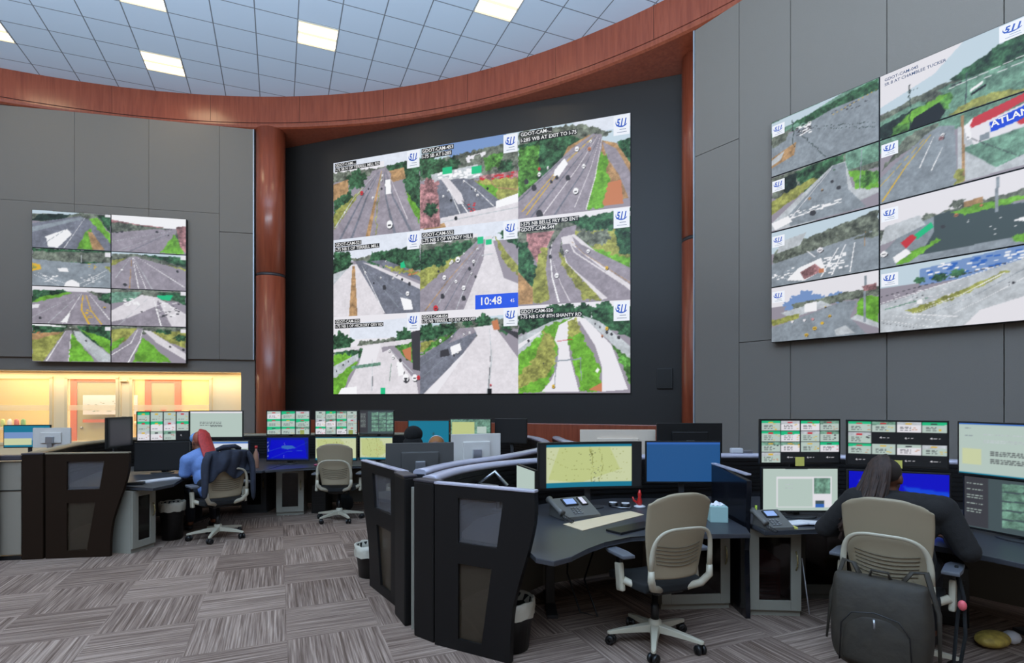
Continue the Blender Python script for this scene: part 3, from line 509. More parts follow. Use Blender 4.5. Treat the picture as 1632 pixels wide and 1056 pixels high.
RIGHT = [
 ('P e 0,0 100,0 100,30 0,30;P s 0,2 70,0 30,16 0,20;P T 20,16 100,0 100,18 40,30;P b 0,40 60,20 100,20 100,100 0,100;P o 0,66 26,52 24,74 0,84;P c 0,70 14,60 10,74 0,80;L d .8,.8 22,10 23,62;L d .6,.8 30,40 54,96;L d .6,.8 40,38 98,78;L d .6,.8 42,36 98,70;Q W 26,26 40,44 24,1.6;Q k 26,26 42,44 18,1.2;L Y .4,.4 60,30 98,18;Q k 60,22 90,34 14,.8;P t 0,28 22,24 14,44 0,48', 'top panel, left column of the right wall display, cables across a junction', 1, None),
 ('P t 0,0 100,0 100,40 0,40;P T 24,4 72,0 66,30 34,50;P e 72,0 100,0 100,30 72,30;P d 12,8 26,6 26,30 14,36;P g 0,44 40,24 50,30 0,70;P c 60,14 72,14 78,60 100,74 100,80 40,100 0,98 0,84;P b 62,14 72,16 74,60 90,98 20,98 16,80;L w .6,1 60,18 20,84;Q W 20,74 70,82 34,1.4;L W 2,2 20,84 66,78;P G 74,30 98,46 100,72 82,66;K H 92,54,10;L b .8,.8 86,4 84,68;V k 60,40,3 66,54,4 42,84,6;P W 0,84 18,78 22,90 4,98;V o 39,58,3 51,50,2.6;V T 62,22,2', 'second panel down, left column of the right wall display, crosswalk and trees', 1, None),
 ('P s 0,0 100,0 100,40 0,40;P t 4,34 100,6 100,40 0,60;P c 10,20 36,14 30,34 6,40;P t 26,40 60,26 100,22 100,40 26,52;P b 0,58 100,36 100,100 0,100;L W .6,1.6 36,46 44,60;L W 1,1.4 66,52 50,96;L W 1,1.4 72,50 60,96;L W .8,1 80,50 76,96;Q W 52,64 76,92 40,1.6;P W 16,92 28,74 50,64 54,84 34,98;P P 30,82 44,72 52,86 34,96;V w 49,50,6;L W .6,1 0,80 22,92;Q W 2,70 26,88 16,1.4;P O 48,82 53,82 53,90 48,90;L o .6,.6 89,36 88,60;P t 78,44 100,36 100,48', 'third panel down, left column of the right wall display, hazy turning truck', 1, None),
 ('P w 0,0 100,0 100,36 0,36;K f 34,30,13 22,36,9 48,36,9 64,34,8;P t 20,36 70,28 100,26 100,38 24,48;P c 10,48 50,36 60,46 20,60;P W 34,38 46,36 46,52 34,52;P g 0,60 30,52 26,64 0,70;P b 0,74 70,42 82,44 76,70 90,100 0,100;P G 84,40 100,40 100,86 80,74;P c 76,72 82,66 100,84 100,92;L b 2,2 89,6 88,80;P P 86,22 98,20 98,30 88,30;V Y 36,92,4 44,82,4 51,74,3.4 58,64,3 54,48,2;V w 22,66,3 34,66,3;V P 42,66,3;P c 62,88 72,82 80,96 64,98', 'bottom panel, left column of the right wall display, bare trees and street signs', 1, None),
 ('P s 0,0 100,0 100,60 0,60;P w 0,0 60,0 40,30 0,50;P t 0,62 30,52 60,48 100,48 100,66 0,80;P T 50,46 76,30 100,18 100,58 60,58;K T 88,36,11 98,28,10 80,42,9;P e 0,72 50,54 100,56 100,100 0,100;L w 1,1 50,60 100,52;L w .6,1 70,64 100,60;P d 0,80 20,72 50,66 40,74 6,100 0,100;P H 10,90 20,76 40,64 52,66 52,80 44,100 8,100;P G 14,86 24,74 44,64 50,68 40,76 20,90;P K 26,84 44,74 48,90 44,100 22,100;K t 38,60,7;L d 1,1 23,30 23,100;L d .6,.6 20,42 29,42;L m .8,.8 62,46 61,96;P W 64,72 72,66 72,70 64,76;P K 64,78 74,72 74,75 65,81;P g 52,96 64,88 80,88 100,98 100,100 50,100;Q k 52,56 58,58 8,1', 'top panel, right column of the right wall display, junction under pale sky', 2, ('GDOT-CAM-045', 'SR 8 AT CHAMBLEE TUCKER')),
 ('P e 0,0 100,0 100,20 0,20;P t 20,6 44,2 36,20 14,34 0,50;P b 0,60 34,14 44,8 54,14 56,100 0,100;L Y .6,1.6 38,16 20,52 2,96;L Y .4,.8 36,16 10,56 0,72;L W .4,1 40,20 30,60;L W .4,1 46,40 38,70;P c 56,18 100,20 100,96 56,98;P e 58,50 100,46 100,80 80,90;P W 60,20 66,12 70,44 62,40;P R 64,22 66,12 100,0 100,10 66,28;P w 64,26 100,14 100,44 66,50;P D 76,26 100,16 100,34 77,40;P b 70,40 76,38 76,48 70,48;P R 92,36 100,32 100,42 94,42;L o 1.6,2 59,4 60,98;L k .6,.6 62,36 94,84;P g 54,80 60,78 60,98 54,98;V P 45,26,4;V W 46,22,3', 'second panel down, right column of the right wall display, red roofed storefront', 1, ()),
 ('P w 0,0 100,0 100,40 0,40;P t 0,40 20,36 40,34 66,30 100,26 100,40 0,60;K t 56,26,5 36,36,5;P o 60,26 72,24 72,32 60,34;P b 20,46 46,34 100,44 100,100 0,100 0,80;P m 40,36 50,34 100,46 100,88 30,90 40,60;P c 4,36 30,30 34,46 10,60 0,64;P G 52,38 60,34 100,34 100,42 62,44;L b 2,2 81,2 80,50;P G 12,98 20,86 42,70 46,74 20,98;P E 26,58 38,44 40,52 28,66;P R 16,66 24,56 28,62 20,76;V W 14,86,5 3,78,6;P W 10,86 20,76 24,84 12,96;V k 46,54,3;V O 55,42,3 71,36,2.6;P G 90,86 100,84 100,98 92,96;P W 90,66 100,62 100,72;Q W 50,50 92,80 12,.6', 'third panel down, right column of the right wall display, green and red truck', 1, None),
 ('P s 0,0 100,0 100,30 0,30;P f 30,10 90,0 100,0 100,30 30,34;Q B 34,6 98,26 26,2;Q W 34,6 96,28 34,1.6;K T 44,26,5 56,24,5 30,26,4;P c 0,56 100,16 100,100 0,100;L W .8,1.6 0,54 60,32 100,14;L k .5,.8 0,44 50,30 86,20;P g 20,70 60,48 84,30 88,32 60,56 26,76;L W .8,2 26,74 60,54 86,32;L b .6,1 30,84 70,56 98,30;L W .5,1 40,92 76,62 100,40;L e 1.5,1.5 4,64 36,54;L W 1,1 0,80 40,98;L W 1,1 8,74 50,92;L W 1,1 20,74 56,86;L k .5,.5 0,84 30,98;P W 28,56 32,54 32,62 28,62;Q w 6,40 60,64 40,.8;Q k 10,36 90,56 20,.5;V k 90,48,2;P w 70,80 100,66 100,100 60,100', 'bottom panel, right column of the right wall display, pale highway interchange', 1, None)]
panel_wall(RW, RA, 1.215, 1.203, .683, 2.32, RIGHT, 'panels of the right wall display', 150, 86)
# shop front lettering inside the storefront picture
for o in [o for o in COL.objects if o.name.startswith('wall_display') and 'storefront' in o['label']]:
    text('storefront_lettering', 'ATLANTA', .085, (1.203*.77, -.006, .683*.66), ink, o, bold=.002, M=Matrix.Rotation(R(-6), 4, 'Y'))
# ------------------------------------------------------------------ consoles
def offset(pts, d):
    out = []
    for i, p in enumerate(pts):
        a = pts[max(i-1, 0)]; b = pts[min(i+1, len(pts)-1)]
        t = Vector((b[0]-a[0], b[1]-a[1])).normalized(); out.append((p[0]-t.y*d, p[1]+t.x*d))
    return out
def smooth_line(pts, n=4):
    out = []
    for i in range(len(pts)-1):
        p0, p1, p2, p3 = pts[max(i-1, 0)], pts[i], pts[i+1], pts[min(i+2, len(pts)-1)]
        for k in range(n):
            t = k/n
            out.append(tuple(.5*((2*p1[j])+(-p0[j]+p2[j])*t+(2*p0[j]-5*p1[j]+4*p2[j]-p3[j])*t*t+(-p0[j]+3*p1[j]-3*p2[j]+p3[j])*t**3) for j in range(2)))
    return out+[pts[-1]]
slat_m = mat('black_slat_wall', (24, 24, 27), .45)
def spine(pts, label, th=.09, h=1.03, capw=.115, slats=(-1, 1), cm=None):
    p = smooth_line(pts, 4); o = p[0]; q = [(a-o[0], b-o[1]) for a, b in p]
    t = thing('console_spine', label, 'console divider', (o[0], o[1], 0))
    def band(mb, d0, d1, z0, z1):
        L, R_ = offset(q, d0), offset(q, d1)
        for i in range(len(q)-1):
            vs = [[mb.bm.verts.new((*pt, z)) for pt in (L[i], L[i+1], R_[i+1], R_[i])] for z in (z0, z1)]
            mb.bm.faces.new(vs[0][::-1]); mb.bm.faces.new(vs[1])
            for k in range(4): mb.bm.faces.new((vs[0][k], vs[0][(k+1) % 4], vs[1][(k+1) % 4], vs[1][k]))
        bmesh.ops.remove_doubles(mb.bm, verts=mb.bm.verts, dist=.0004)
    b = MB(); band(b, -th/2, th/2, 0, h); b.build('spine_panel', slat_m, t)
    b = MB()
    for s in slats:
        for k in range(8): band(b, s*th/2, s*(th/2+.012), .70+k*.042, .728+k*.042)
    if slats: b.build('slat_rail', black_gl, t)
    b = MB(); prof = [(-capw/2, h-.006), (-capw/2, h+.018), (-capw*.38, h+.034), (0, h+.04), (capw*.38, h+.034), (capw/2, h+.018), (capw/2, h-.006)]
    L = [offset(q, d) for d, z in prof]; rows = [[b.bm.verts.new((*L[j][i], prof[j][1])) for j in range(7)] for i in range(len(q))]
    for r0, r1 in zip(rows, rows[1:]):
        for j in range(6): b.bm.faces.new((r0[j], r1[j], r1[j+1], r0[j+1])).smooth = True
        b.bm.faces.new((r0[6], r1[6], r1[0], r0[0]))
    b.bm.faces.new(rows[0]); b.bm.faces.new(rows[-1]); b.build('top_cap', cm or cap_m, t)
    return t
smoke = mat('smoky_window', (98, 95, 97), .22, alpha=.5); smoke2 = mat('brown_smoky_window', (62, 52, 40), .3, alpha=.68)
def wing(x, y, rz, w, label, m=black_gl, h=1.06):
    """freestanding end panel: hinge at x=0, curved free edge, two smoky windows"""
    t = thing('wing_panel', label, 'partition', (x, y, 0), rz)
    def xr(z):
        f = z/h; k = [(0, .765), (.2, .77), (.35, .80), (.5, .86), (.65, .93), (.8, .985), (.92, 1.0), (1, .99)]
        for (a, b), (c, d) in zip(k, k[1:]):
            if f <= c: return w*(b+(d-b)*(f-a)/(c-a))
        return w
    zs = sorted([h*v for v in (0, .07, .15, .25, .35, .45, .53, .59, .656, .74, .82, .90, .93, 1)])
    def win(z):
        f = z/h
        if .07 <= f <= .53: return w*.25, w*(.49+.10*(f-.07)/.46)
        if .656 <= f <= .93: return w*.25, w*(.64+.06*(f-.656)/.274)
        return w*.25, w*.6
    b = MB(); th = .045
    V = {}
    for i, z in enumerate(zs):
        a, c = win(z)
        for j, xx in enumerate((0, a, c, xr(z))):
            for k, yy in enumerate((-th/2, th/2)): V[i, j, k] = b.bm.verts.new((xx, yy, z))
    def open_(i, j): f0, f1 = zs[i]/h, zs[i+1]/h; return j == 1 and ((f0 >= .069 and f1 <= .531) or (f0 >= .655 and f1 <= .931))
    n = len(zs)
    for i in range(n-1):
        for j in range(3):
            if open_(i, j): continue
            for k in (0, 1): b.bm.faces.new((V[i, j, k], V[i, j+1, k], V[i+1, j+1, k], V[i+1, j, k]))
            if j == 0 or open_(i, j-1): b.bm.faces.new((V[i, j, 0], V[i+1, j, 0], V[i+1, j, 1], V[i, j, 1]))
            if j == 2 or open_(i, j+1): b.bm.faces.new((V[i, j+1, 0], V[i+1, j+1, 0], V[i+1, j+1, 1], V[i, j+1, 1]))
            if i == 0 or open_(i-1, j): b.bm.faces.new((V[i, j, 0], V[i, j+1, 0], V[i, j+1, 1], V[i, j, 1]))
            if i == n-2 or open_(i+1, j): b.bm.faces.new((V[i+1, j, 0], V[i+1, j+1, 0], V[i+1, j+1, 1], V[i+1, j, 1]))
    b.build('panel_body', m, t)
    for nm, f0, f1, mm in (('upper_window', .656, .93, smoke), ('lower_window', .07, .53, smoke2)):
        b = MB(); (a0, c0), (a1, c1) = win(f0*h+1e-6), win(f1*h-1e-6)
        b.prism([(a0, f0*h), (c0, f0*h), (c1, f1*h), (a1, f1*h)], -.004, .004, M=Matrix.Rotation(R(90), 4, 'X')); b.build(nm, mm, t)
    b = MB(); b.box((xr(h)/2, 0, h+.008), (xr(h)+.01, .055, .016), bev=.005); b.build('top_cap', mat('tan_cap', (126, 116, 96), .35) if m is brown_blk else cap_m, t)
    return t
def end_post(x, y, rz, w, label, h=1.06, m=black_gl):
    t = thing('end_post', label, 'post', (x, y, 0), rz)
    MB().box((w/2, .03, h/2), (w, .09, h), bev=.012).build('post_body', m, t); MB().box((w/2, .03, h+.008), (w+.005, .1, .016), bev=.006).build('post_cap', mat('dark_cap', (58, 54, 60), .35), t)
    return t
# near console
wing(-.50, 3.67, math.atan2(-.479, .878), .74, 'near black wing panel with two smoky windows at the end of the front console')
end_post(-.665, 3.80, math.atan2(-.13, .165), .195, 'black end post on the left edge of the near wing panel')
wing(-.815, 4.22, math.atan2(.83, -.56), .95, 'black wing panel turned away, left of the near one, white paper in its window')
end_post(-.70, 3.97, math.atan2(.25, -.13), .26, 'black end post between the two wing panels of the front console')
t = tag(MB().box((0, 0, .5), (.02, .02, 1.0)).build('joint_strip', greyB), 'thin grey vertical joint strip between the black end posts of the front console', 'strip'); t.location = (-.70, 3.90, 0)
spine([(-.73, 4.36), (-.5, 4.93), (-.15, 5.40), (.15, 5.95), (.38, 6.5), (.45, 7.2), (.38, 8.0), (.15, 8.65), (-.3, 9.0)], 'long curving slatted console divider whose pale cap starts beside the turned wing panel')
spine([(-.60, 3.98), (-.45, 4.45), (-.17, 4.86), (.25, 5.2), (.8, 5.42), (1.5, 5.55), (2.33, 5.66), (3.2, 5.55), (4.2, 5.0)], 'slatted console divider behind the front desks, its pale cap running behind the blue screen')
spine([(.66, 8.3), (.72, 7.6), (.84, 7.1), (.98, 6.85)], 'short pale capped console divider curving away in the middle of the hall')
# left console row
wing(-4.74, 5.63, R(8), .78, 'dark brown wing panel with bright smoky window at the end of the left console', brown_blk)
end_post(-4.945, 5.575, R(12), .19, 'dark brown end post on the left edge of the brown wing panel', m=brown_blk)
t = thing('side_screen', 'grey fabric side panel with a seam beside the dark brown end post', 'partition', (-5.165, 5.535, 0), R(10))
MB().box((.10, .04, .52), (.21, .05, .94), bev=.006).build('fabric_face', mat('grey_side_panel', (134, 124, 110), .8), t); MB().box((.10, .04, .02), (.22, .06, .04)).build('plinth', blk, t); MB().box((.10, .012, .70), (.21, .006, .01)).build('seam', blk, t); MB().box((.10, .04, 1.03), (.25, .12, .05), bev=.01).build('top_cap', mat('dark_cap', (58, 54, 60), .35), t)
wing(-5.12, 5.49, R(184), .8, 'black wing panel cut by the left edge of the picture', brown_blk)
spine([(-5.0, 5.72), (-5.25, 6.3), (-5.55, 7.1), (-5.55, 7.9), (-5.0, 8.6), (-3.9, 9.0), (-2.8, 9.15), (-1.6, 9.2), (-.5, 9.25)], 'long slatted console divider behind the left and rear desks', cm=mat('tan_cap', (126, 116, 96), .35))  # tan cap: the office light falling on it is put into the colour

# worktops
MT = mat('modesty_grey', (104, 100, 92), .7)
def desk(pts, rear, label, z=.70, legs=()):
    o = pts[0]; q = [(a-o[0], b-o[1]) for a, b in pts]
    t = thing('worktop_desk', label, 'desk', (o[0], o[1], 0))
    MB().prism(q, z-.032, z, bev=.006).build('worktop', worktop_m, t)
    b = MB(); L = [(a-o[0], c-o[1]) for a, c in rear]
    for p, r in zip(L, L[1:]):
        d = Vector((r[0]-p[0], r[1]-p[1])); b.box(((p[0]+r[0])/2, (p[1]+r[1])/2, .36), (d.length, .03, .6), rz=math.atan2(d.y, d.x))
    b.build('modesty_panel', MT, t)
    for x, y in legs:
        b = MB(); b.box((x-o[0], y-o[1], (z-.03)/2+.01), (.07, .05, z-.05), bev=.004); b.box((x-o[0], y-o[1], .0125), (.08, .55, .025), bev=.004); b.build('desk_leg', dkg, t)
    return t
dF = desk([(.24, 3.17), (.35, 3.26), (.47, 3.44), (.60, 3.60), (.80, 3.74), (1.05, 3.80), (1.65, 3.82), (1.70, 4.0), (1.70, 5.2), (.95, 5.2), (.35, 4.98), (0, 4.68), (-.28, 4.3), (-.38, 3.72), (.10, 3.42), (.14, 3.24)],
     [(-.1, 4.2), (.25, 4.65), (.9, 5.0), (1.68, 5.05)], 'near charcoal curved worktop behind the near wing panel with phone and wide monitor', .69, [(.30, 4.35), (1.3, 4.7)])
desk([(1.785, 3.9), (2.2, 3.96), (2.52, 3.82), (2.74, 3.42), (2.90, 3.12), (3.3, 2.75), (4.0, 2.9), (4.1, 4.2), (3.6, 5.0), (2.6, 5.3), (1.785, 5.3)],
     [(1.84, 4.95), (2.7, 4.95), (3.5, 4.6), (3.95, 4.0)], 'charcoal worktop under the six monitors at the right of the picture', .69, [(3.55, 3.6)])
desk([(-3.72, 5.72), (-3.68, 6.0), (-3.85, 6.45), (-3.82, 6.9), (-3.6, 7.12), (-3.22, 7.12), (-3.22, 8.5), (-3.9, 8.6), (-4.8, 8.2), (-5.2, 7.6), (-5.25, 7.0), (-4.95, 6.3), (-4.75, 5.80), (-4.1, 5.85)],
     [(-4.7, 6.3), (-4.9, 7.0), (-4.5, 7.9), (-3.3, 8.44)], 'charcoal worktop where the person in the blue shirt sits', .70, [(-4.2, 7.4)])
desk([(-3.2, 7.15), (-2.8, 7.42), (-2.3, 7.62), (-1.7, 7.66), (-1.6, 7.66), (-1.6, 8.7), (-2.6, 8.75), (-3.2, 8.55)],
     [(-3.1, 8.32), (-2.5, 8.42), (-1.65, 8.46)], 'charcoal worktop behind the empty chair with six stacked screens', .70, [(-1.75, 8.2)])
desk([(-1.58, 7.66), (-1.0, 7.7), (-.2, 7.75), (-.05, 8.5), (-.6, 8.75), (-1.58, 8.75)], [(-1.5, 8.3), (-.3, 8.35)], 'charcoal worktop in the middle of the rear console row', .70, [(-1.4, 8.0), (-.4, 8.1)])
desk([(-1.25, 5.15), (-.75, 4.75), (-.45, 5.1), (-.2, 5.6), (.05, 6.2), (-.45, 6.35), (-.95, 5.7), (-1.35, 5.5)], [(-.65, 4.98), (-.2, 5.75)], 'charcoal worktop behind the turned wing panel carrying monitors seen from behind', .70, [(-1.1, 5.3), (-.2, 6.1)])
desk([(.9, 5.8), (2.3, 5.88), (2.3, 6.6), (1.2, 6.7), (.85, 6.2)], [(1.0, 5.95), (2.2, 6.0)], 'charcoal worktop beyond the front divider carrying monitors seen from behind', .70, [(1.0, 6.2), (2.1, 6.3)])
# divider between the two front desks
t = thing('desk_divider', 'glossy black divider panel standing between the two front worktops', 'partition', (1.745, 4.08, 0), R(90))
MB().prism([(0, .0), (.02, .5), (-.0, .75), (-.02, 1.02), (.62, 1.06), (.70, 1.06), (.70, 0)], -.018, .018, M=Matrix.Rotation(R(90), 4, 'X')).build('divider_panel', mat('gloss_black', (20, 22, 28), .12), t)
MB().box((.345, 0, 1.065), (.70, .045, .014), bev=.004).build('top_cap', cap_m, t)

# cabinets with a dark glazed door
def cabinet(x, y, rz, w, d, label, inside=None, body=greyB, h=.655, side=1):
    t = thing('pedestal_cabinet', label, 'cabinet', (x, y, 0), rz)
    b = MB(); th = .018
    b.box((-w/2+th/2, 0, h/2), (th, d, h)); b.box((w/2-th/2, 0, h/2), (th, d, h)); b.box((0, 0, h-th/2), (w-2*th, d, th)); b.box((0, 0, .03), (w-2*th, d, .06)); b.box((0, d/2-th/2, h/2), (w-2*th, th, h-.08))
    b.build('cabinet_body', body, t)
    f = MB(); r = .075; y0 = -d/2-.012; H = h-.05; zc = .045+H/2
    f.box((-w/2+r/2, y0, zc), (r, .02, H), bev=.003); f.box((w/2-r/2, y0, zc), (r, .02, H), bev=.003); f.box((0, y0, .045+r/2), (w-2*r, .02, r), bev=.003); f.box((0, y0, .045+H-r*.4), (w-2*r, .02, r*.8), bev=.003)
    dr = f.build('door', body, t)
    MB().box((0, y0+.002, zc), (w-2*r+.004, .006, H-r*1.4)).build('door_glass', mat('dark_glass', (14, 12, 12), .08, alpha=.72), dr)
    hx = side*(w/2-r*.5); MB().tube([(hx, y0-.008, zc+.0), (hx, y0-.03, zc+.03), (hx, y0-.036, zc+.07), (hx, y0-.03, zc+.11), (hx, y0-.008, zc+.14)], .006, 8).build('door_handle', mat('pale_brass', (190, 178, 130), .25, metal=.8), dr)
    return t
def pc_tower(x, y, z, rz, label, m, w=.18, d=.38, h=.4):
    t = thing('computer_tower', label, 'computer', (x, y, z), rz)
    MB().box((0, 0, h/2), (w, d, h), bev=.008).build('tower_case', m, t)
    b = MB()
    for k in range(9): b.box((0, -d/2-.003, h*.15+k*h*.08), (w*.75, .006, .008))
    b.build('front_grille', blk, t); return t
cabinet(1.98, 4.37, R(-4), .38, .46, 'grey pedestal cabinet with dark glazed door and red glowing computer, right of the front chair')
pc_tower(1.985, 4.42, .062, R(-4), 'red lit computer tower inside the front grey cabinet', mat('red_tower', (150, 24, 18), .4, emit=.03), .2, .30, .32)
cabinet(1.40, 4.50, R(4), .54, .46, 'wide grey pedestal cabinet with dark door partly hidden by the front empty chair')
cabinet(-4.19, 5.98, R(80), .30, .44, 'grey pedestal cabinet beside the dark brown wing panel on the left')
cabinet(-3.22+.06, 7.95, R(14), .36, .44, 'grey pedestal cabinet with dark glass door left of the rear empty chair')
pc_tower(-3.13, 7.98, .062, R(14), 'pale computer tower inside the rear grey cabinet', mat('beige_tower', (150, 144, 120), .6), .14, .32, .36)
cabinet(-3.70, 8.1, R(6), .34, .44, 'black cabinet with a dark glazed door right of the person in blue', body=mat('graphite', (52, 54, 56), .5))
cabinet(2.55, 4.69, R(0), .5, .4, 'dark grey cabinet under the right desk behind the seated person', body=mat('graphite2', (80, 78, 70), .6))
pc_tower(3.25, 4.15, .0, R(-30), 'black computer tower on the floor under the right desk', blk, .22, .45, .42)
pc_tower(-2.75, 8.0, 0, R(0), 'black computer tower on the floor right of the rear grey cabinet', blk, .2, .3, .40)

# ------------------------------------------------------------------ monitors
def monitor(x, y, rz, w, h, zb, im, label, z=.70, group=None, stand=True, curve=0, bez=.012, back=None, up=None):
    if up is None: up = label.startswith('upper')
    ny_ = .12 if up else .065
    t = thing('monitor', label, 'monitor', (x, y, z), rz, group)
    hb = back or blk; zb -= z
    if curve:
        b = MB(); n = 16
        def yc(u): return -curve*(u*u)
        for i in range(n):
            u0, u1 = -1+2*i/n, -1+2*(i+1)/n
            vs = [[b.bm.verts.new((u*w/2, yc(u)+dy, zz)) for u, dy in ((u0, 0), (u1, 0), (u1, .035), (u0, .035))] for zz in (zb, zb+h)]
            b.bm.faces.new(vs[0]); b.bm.faces.new(vs[1])
            for k in range(4): b.bm.faces.new((vs[0][k], vs[0][(k+1) % 4], vs[1][(k+1) % 4], vs[1][k]))
        bmesh.ops.remove_doubles(b.bm, verts=b.bm.verts, dist=.0004)
    else:
        b = MB(); b.box((0, .012, zb+h/2), (w, .024, h), bev=.004); b.box((0, .032, zb+h*.5), (w*.55, .03, h*.55), bev=.01)
    b.build('housing', hb, t)
    picture('screen', im, -w/2+bez, w/2-bez, zb+bez*1.3, zb+h-bez, -.003, scr_mon, t, curve)
    if stand:
        b = MB(); zt = zb+h*.5; b.box((0, ny_, zt/2), (.05, .022, zt), bev=.004); b.box((0, ny_*.5+.012, zt-.03), (.09, ny_, .09), bev=.006); b.build('stand_neck', back and silver or dkg, t)
        MB().prism([(.13*math.cos(k*R(20)), .015+.085*math.sin(k*R(20))) for k in range(18)] if not up else [(-.04, .105), (.04, .105), (.04, .15), (-.04, .15)], 0, .012, bev=.003).build('stand_base', back and silver or dkg, t)
    return t
def camgrid(seed, nx, ny, blank=()):
    rnd = random.Random(seed); s = 'P K 0,0 100,0 100,100 0,100;'
    for j in range(ny):
        for i in range(nx):
            a, c = i*100/nx+.6, j*100/ny+.8; w, h = 100/nx-1.2, 100/ny-1.4
            if (i, j) in blank:
                s += 'P w %f,%f %f,%f %f,%f;' % (a+w*.3, c+h*.45, a+w*.4, c+h*.4, a+w*.42, c+h*.6)+'X w %f,%f %f,%f 1,1.2;' % (a+w*.45, c+h*.5, a+w*.75, c+h*.6); continue
            g = rnd.choice('EEecM')
            s += 'P %s %f,%f %f,%f %f,%f %f,%f;' % (rnd.choice('Mw'), a, c, a+w, c, a+w, c+h, a, c+h)
            s += 'P %s %f,%f %f,%f %f,%f %f,%f;' % (g, a, c, a+w, c, a+w, c+h*.28, a, c+h*rnd.uniform(.2, .45))
            s += 'X k %f,%f %f,%f 3,1.3;' % (a+w*.15, c+h*.5, a+w*.6, c+h*.95); s += 'P %s %f,%f %f,%f %f,%f %f,%f;' % (rnd.choice('RRkY'), a+w*.35, c+h*.12, a+w*.62, c+h*.12, a+w*.62, c+h*.28, a+w*.35, c+h*.28)
            s += 'Q %s %f,%f %f,%f 3,1.2;' % (rnd.choice('RkOY'), a+w*.65, c+h*.3, a+w*.95, c+h*.9)
    return s
IM = {}
def im(key, spec, nx=110, ny=62):
    if key not in IM: IM[key] = paint(nx, ny, spec, len(IM)+7)
    return IM[key]
MAPY = 'P l 0,0 100,0 100,100 0,100;P L 4,10 60,6 90,60 50,96 6,80;Q g 10,12 90,90 60,.7;L g .5,.5 0,40 30,58 60,56 100,70;L g .5,.5 48,0 54,30 52,70 58,100;L g .4,.4 20,0 34,60 30,100;Q o 44,20 66,92 46,.7;L c .4,.4 60,10 80,50 98,52;P U 0,0 100,0 100,5 0,5;P U 0,92 100,92 100,100 0,100'
MAPD = 'P K 0,0 100,0 100,100 0,100;'+'P l 7,3 91,3 91,97 7,97;P L 20,10 70,10 80,60 40,90 9,80;Q g 10,12 90,88 70,.5;L g .4,.4 8,30 30,58 60,60 90,70;L g .4,.4 50,8 54,30 52,90;L g .4,.4 60,8 63,50 60,90;Q k 49,14 62,90 46,.4;P U 7,3 91,3 91,8 7,8;P U 7,88 91,88 91,98 7,98'
BLUE = 'P n 0,0 100,0 100,100 0,100;P N 10,10 90,10 96,90 4,90;L B 3,1 4,60 40,40 70,44 98,20;L B 2,1 10,90 50,60 98,56;P B 36,36 60,34 70,46 50,52 34,46;Q W 2,8 5,90 12,.8;Q W 40,20 44,90 9,.6;P K 0,96 100,96 100,100 0,100'
PLAINB = 'P F 0,0 100,0 100,100 0,100;P B 0,0 100,0 100,5 0,5;P f 98,2 99,2 99,96 98,96'
RBLUE = 'P N 0,0 100,0 100,100 0,100;P D 55,30 100,40 100,100 70,80;L B 2,1 60,70 90,90;Q W 12,22 16,26 2,1'
DOC = 'P M 0,0 100,0 100,100 0,100;P B 0,0 100,0 100,3 0,3;X c 24,22 98,44 6,.9;X k 30,54 98,78 8,1;P l 4,50 22,50 22,80 4,80;X b 6,10 14,40 4,1;P U 0,97 100,97 100,100 0,100'
DOC2 = 'P M 0,0 100,0 100,100 0,100;P w 18,20 92,20 92,92 18,92;P M 20,24 66,24 66,90 20,90;P e 68,22 90,22 90,60 68,60;P B 70,84 82,84 82,92 70,92;P m 70,76 82,76 82,84 70,84;X c 30,38 40,50 3,1;P m 30,0 60,0 60,2 30,2'
DRK = 'P m 0,0 100,0 100,100 0,100;P k 0,0 24,0 24,96 0,96;X M 3,14 18,80 12,1;'+';'.join('P e %d,%d %d,%d %d,%d %d,%d' % (36+c*22, 8+r*17, 56+c*22, 6+r*17, 56+c*22, 20+r*17, 36+c*22, 22+r*17) for c in range(3) for r in range(5))
DOCW = 'P M 0,0 100,0 100,100 0,100;P w 0,0 100,0 100,6 0,6;X k 20,34 60,56 4,1.3;X k 40,52 62,60 2,1.2;P R 60,90 96,90 96,91 60,91;P K 0,94 100,94 100,100 0,100'
OFF = 'P K 0,0 100,0 100,100 0,100'
G1 = 'stacked screens at the left desk'; G2 = 'stacked screens behind the rear empty chair'; G3 = 'stacked screens at the right desk'
# front desk
monitor(.665, 4.73, math.atan2(.16, .90), .92, .40, .855, im('d1', MAPD, 170, 74), 'wide curved monitor with a yellow road map on the front desk', .69, curve=.03)
monitor(1.52, 4.90, R(-1), .67, .375, .875, im('d2', PLAINB, 60, 34), 'monitor with a plain blue screen on the front desk', .69)
monitor(.11, 4.50, R(-72), .46, .27, .80, im('edge', 'P M 0,0 100,0 100,100 0,100', 20, 14), 'small pale screen turned edge-on left of the wide curved monitor', .69)
# right desk
ib = {(1, 3), (2, 3), (3, 3)}
monitor(2.28, 4.37, 0, .64, .36, 1.105, im('g1', camgrid(1, 4, 4, ib), 130, 74), 'upper monitor of the leftmost pair at the right desk, rows of camera tiles', .69, G3)
monitor(2.27, 4.35, 0, .61, .355, .73, im('g1l', DOC2), 'lower monitor of the leftmost pair at the right desk, pale page', .69, G3)
rz = math.atan2(-.25, .60)
monitor(2.88, 4.14, rz, .65, .36, 1.105, im('g2', camgrid(2, 4, 4, {(1, 1), (2, 1), (3, 1), (0, 3), (1, 3), (2, 3), (3, 3)}), 130, 74), 'upper monitor above the seated person in black at the right desk', .69, G3)
monitor(2.87, 4.11, rz, .65, .355, .73, im('g2l', RBLUE, 60, 34), 'lower bright blue monitor in front of the person in black', .69, G3)
rz = math.atan2(-.93, .367)
monitor(3.305, 3.64, rz, .66, .38, 1.085, im('g3', DOC), 'upper monitor at the right edge of the picture showing a pale document', .69, G3)
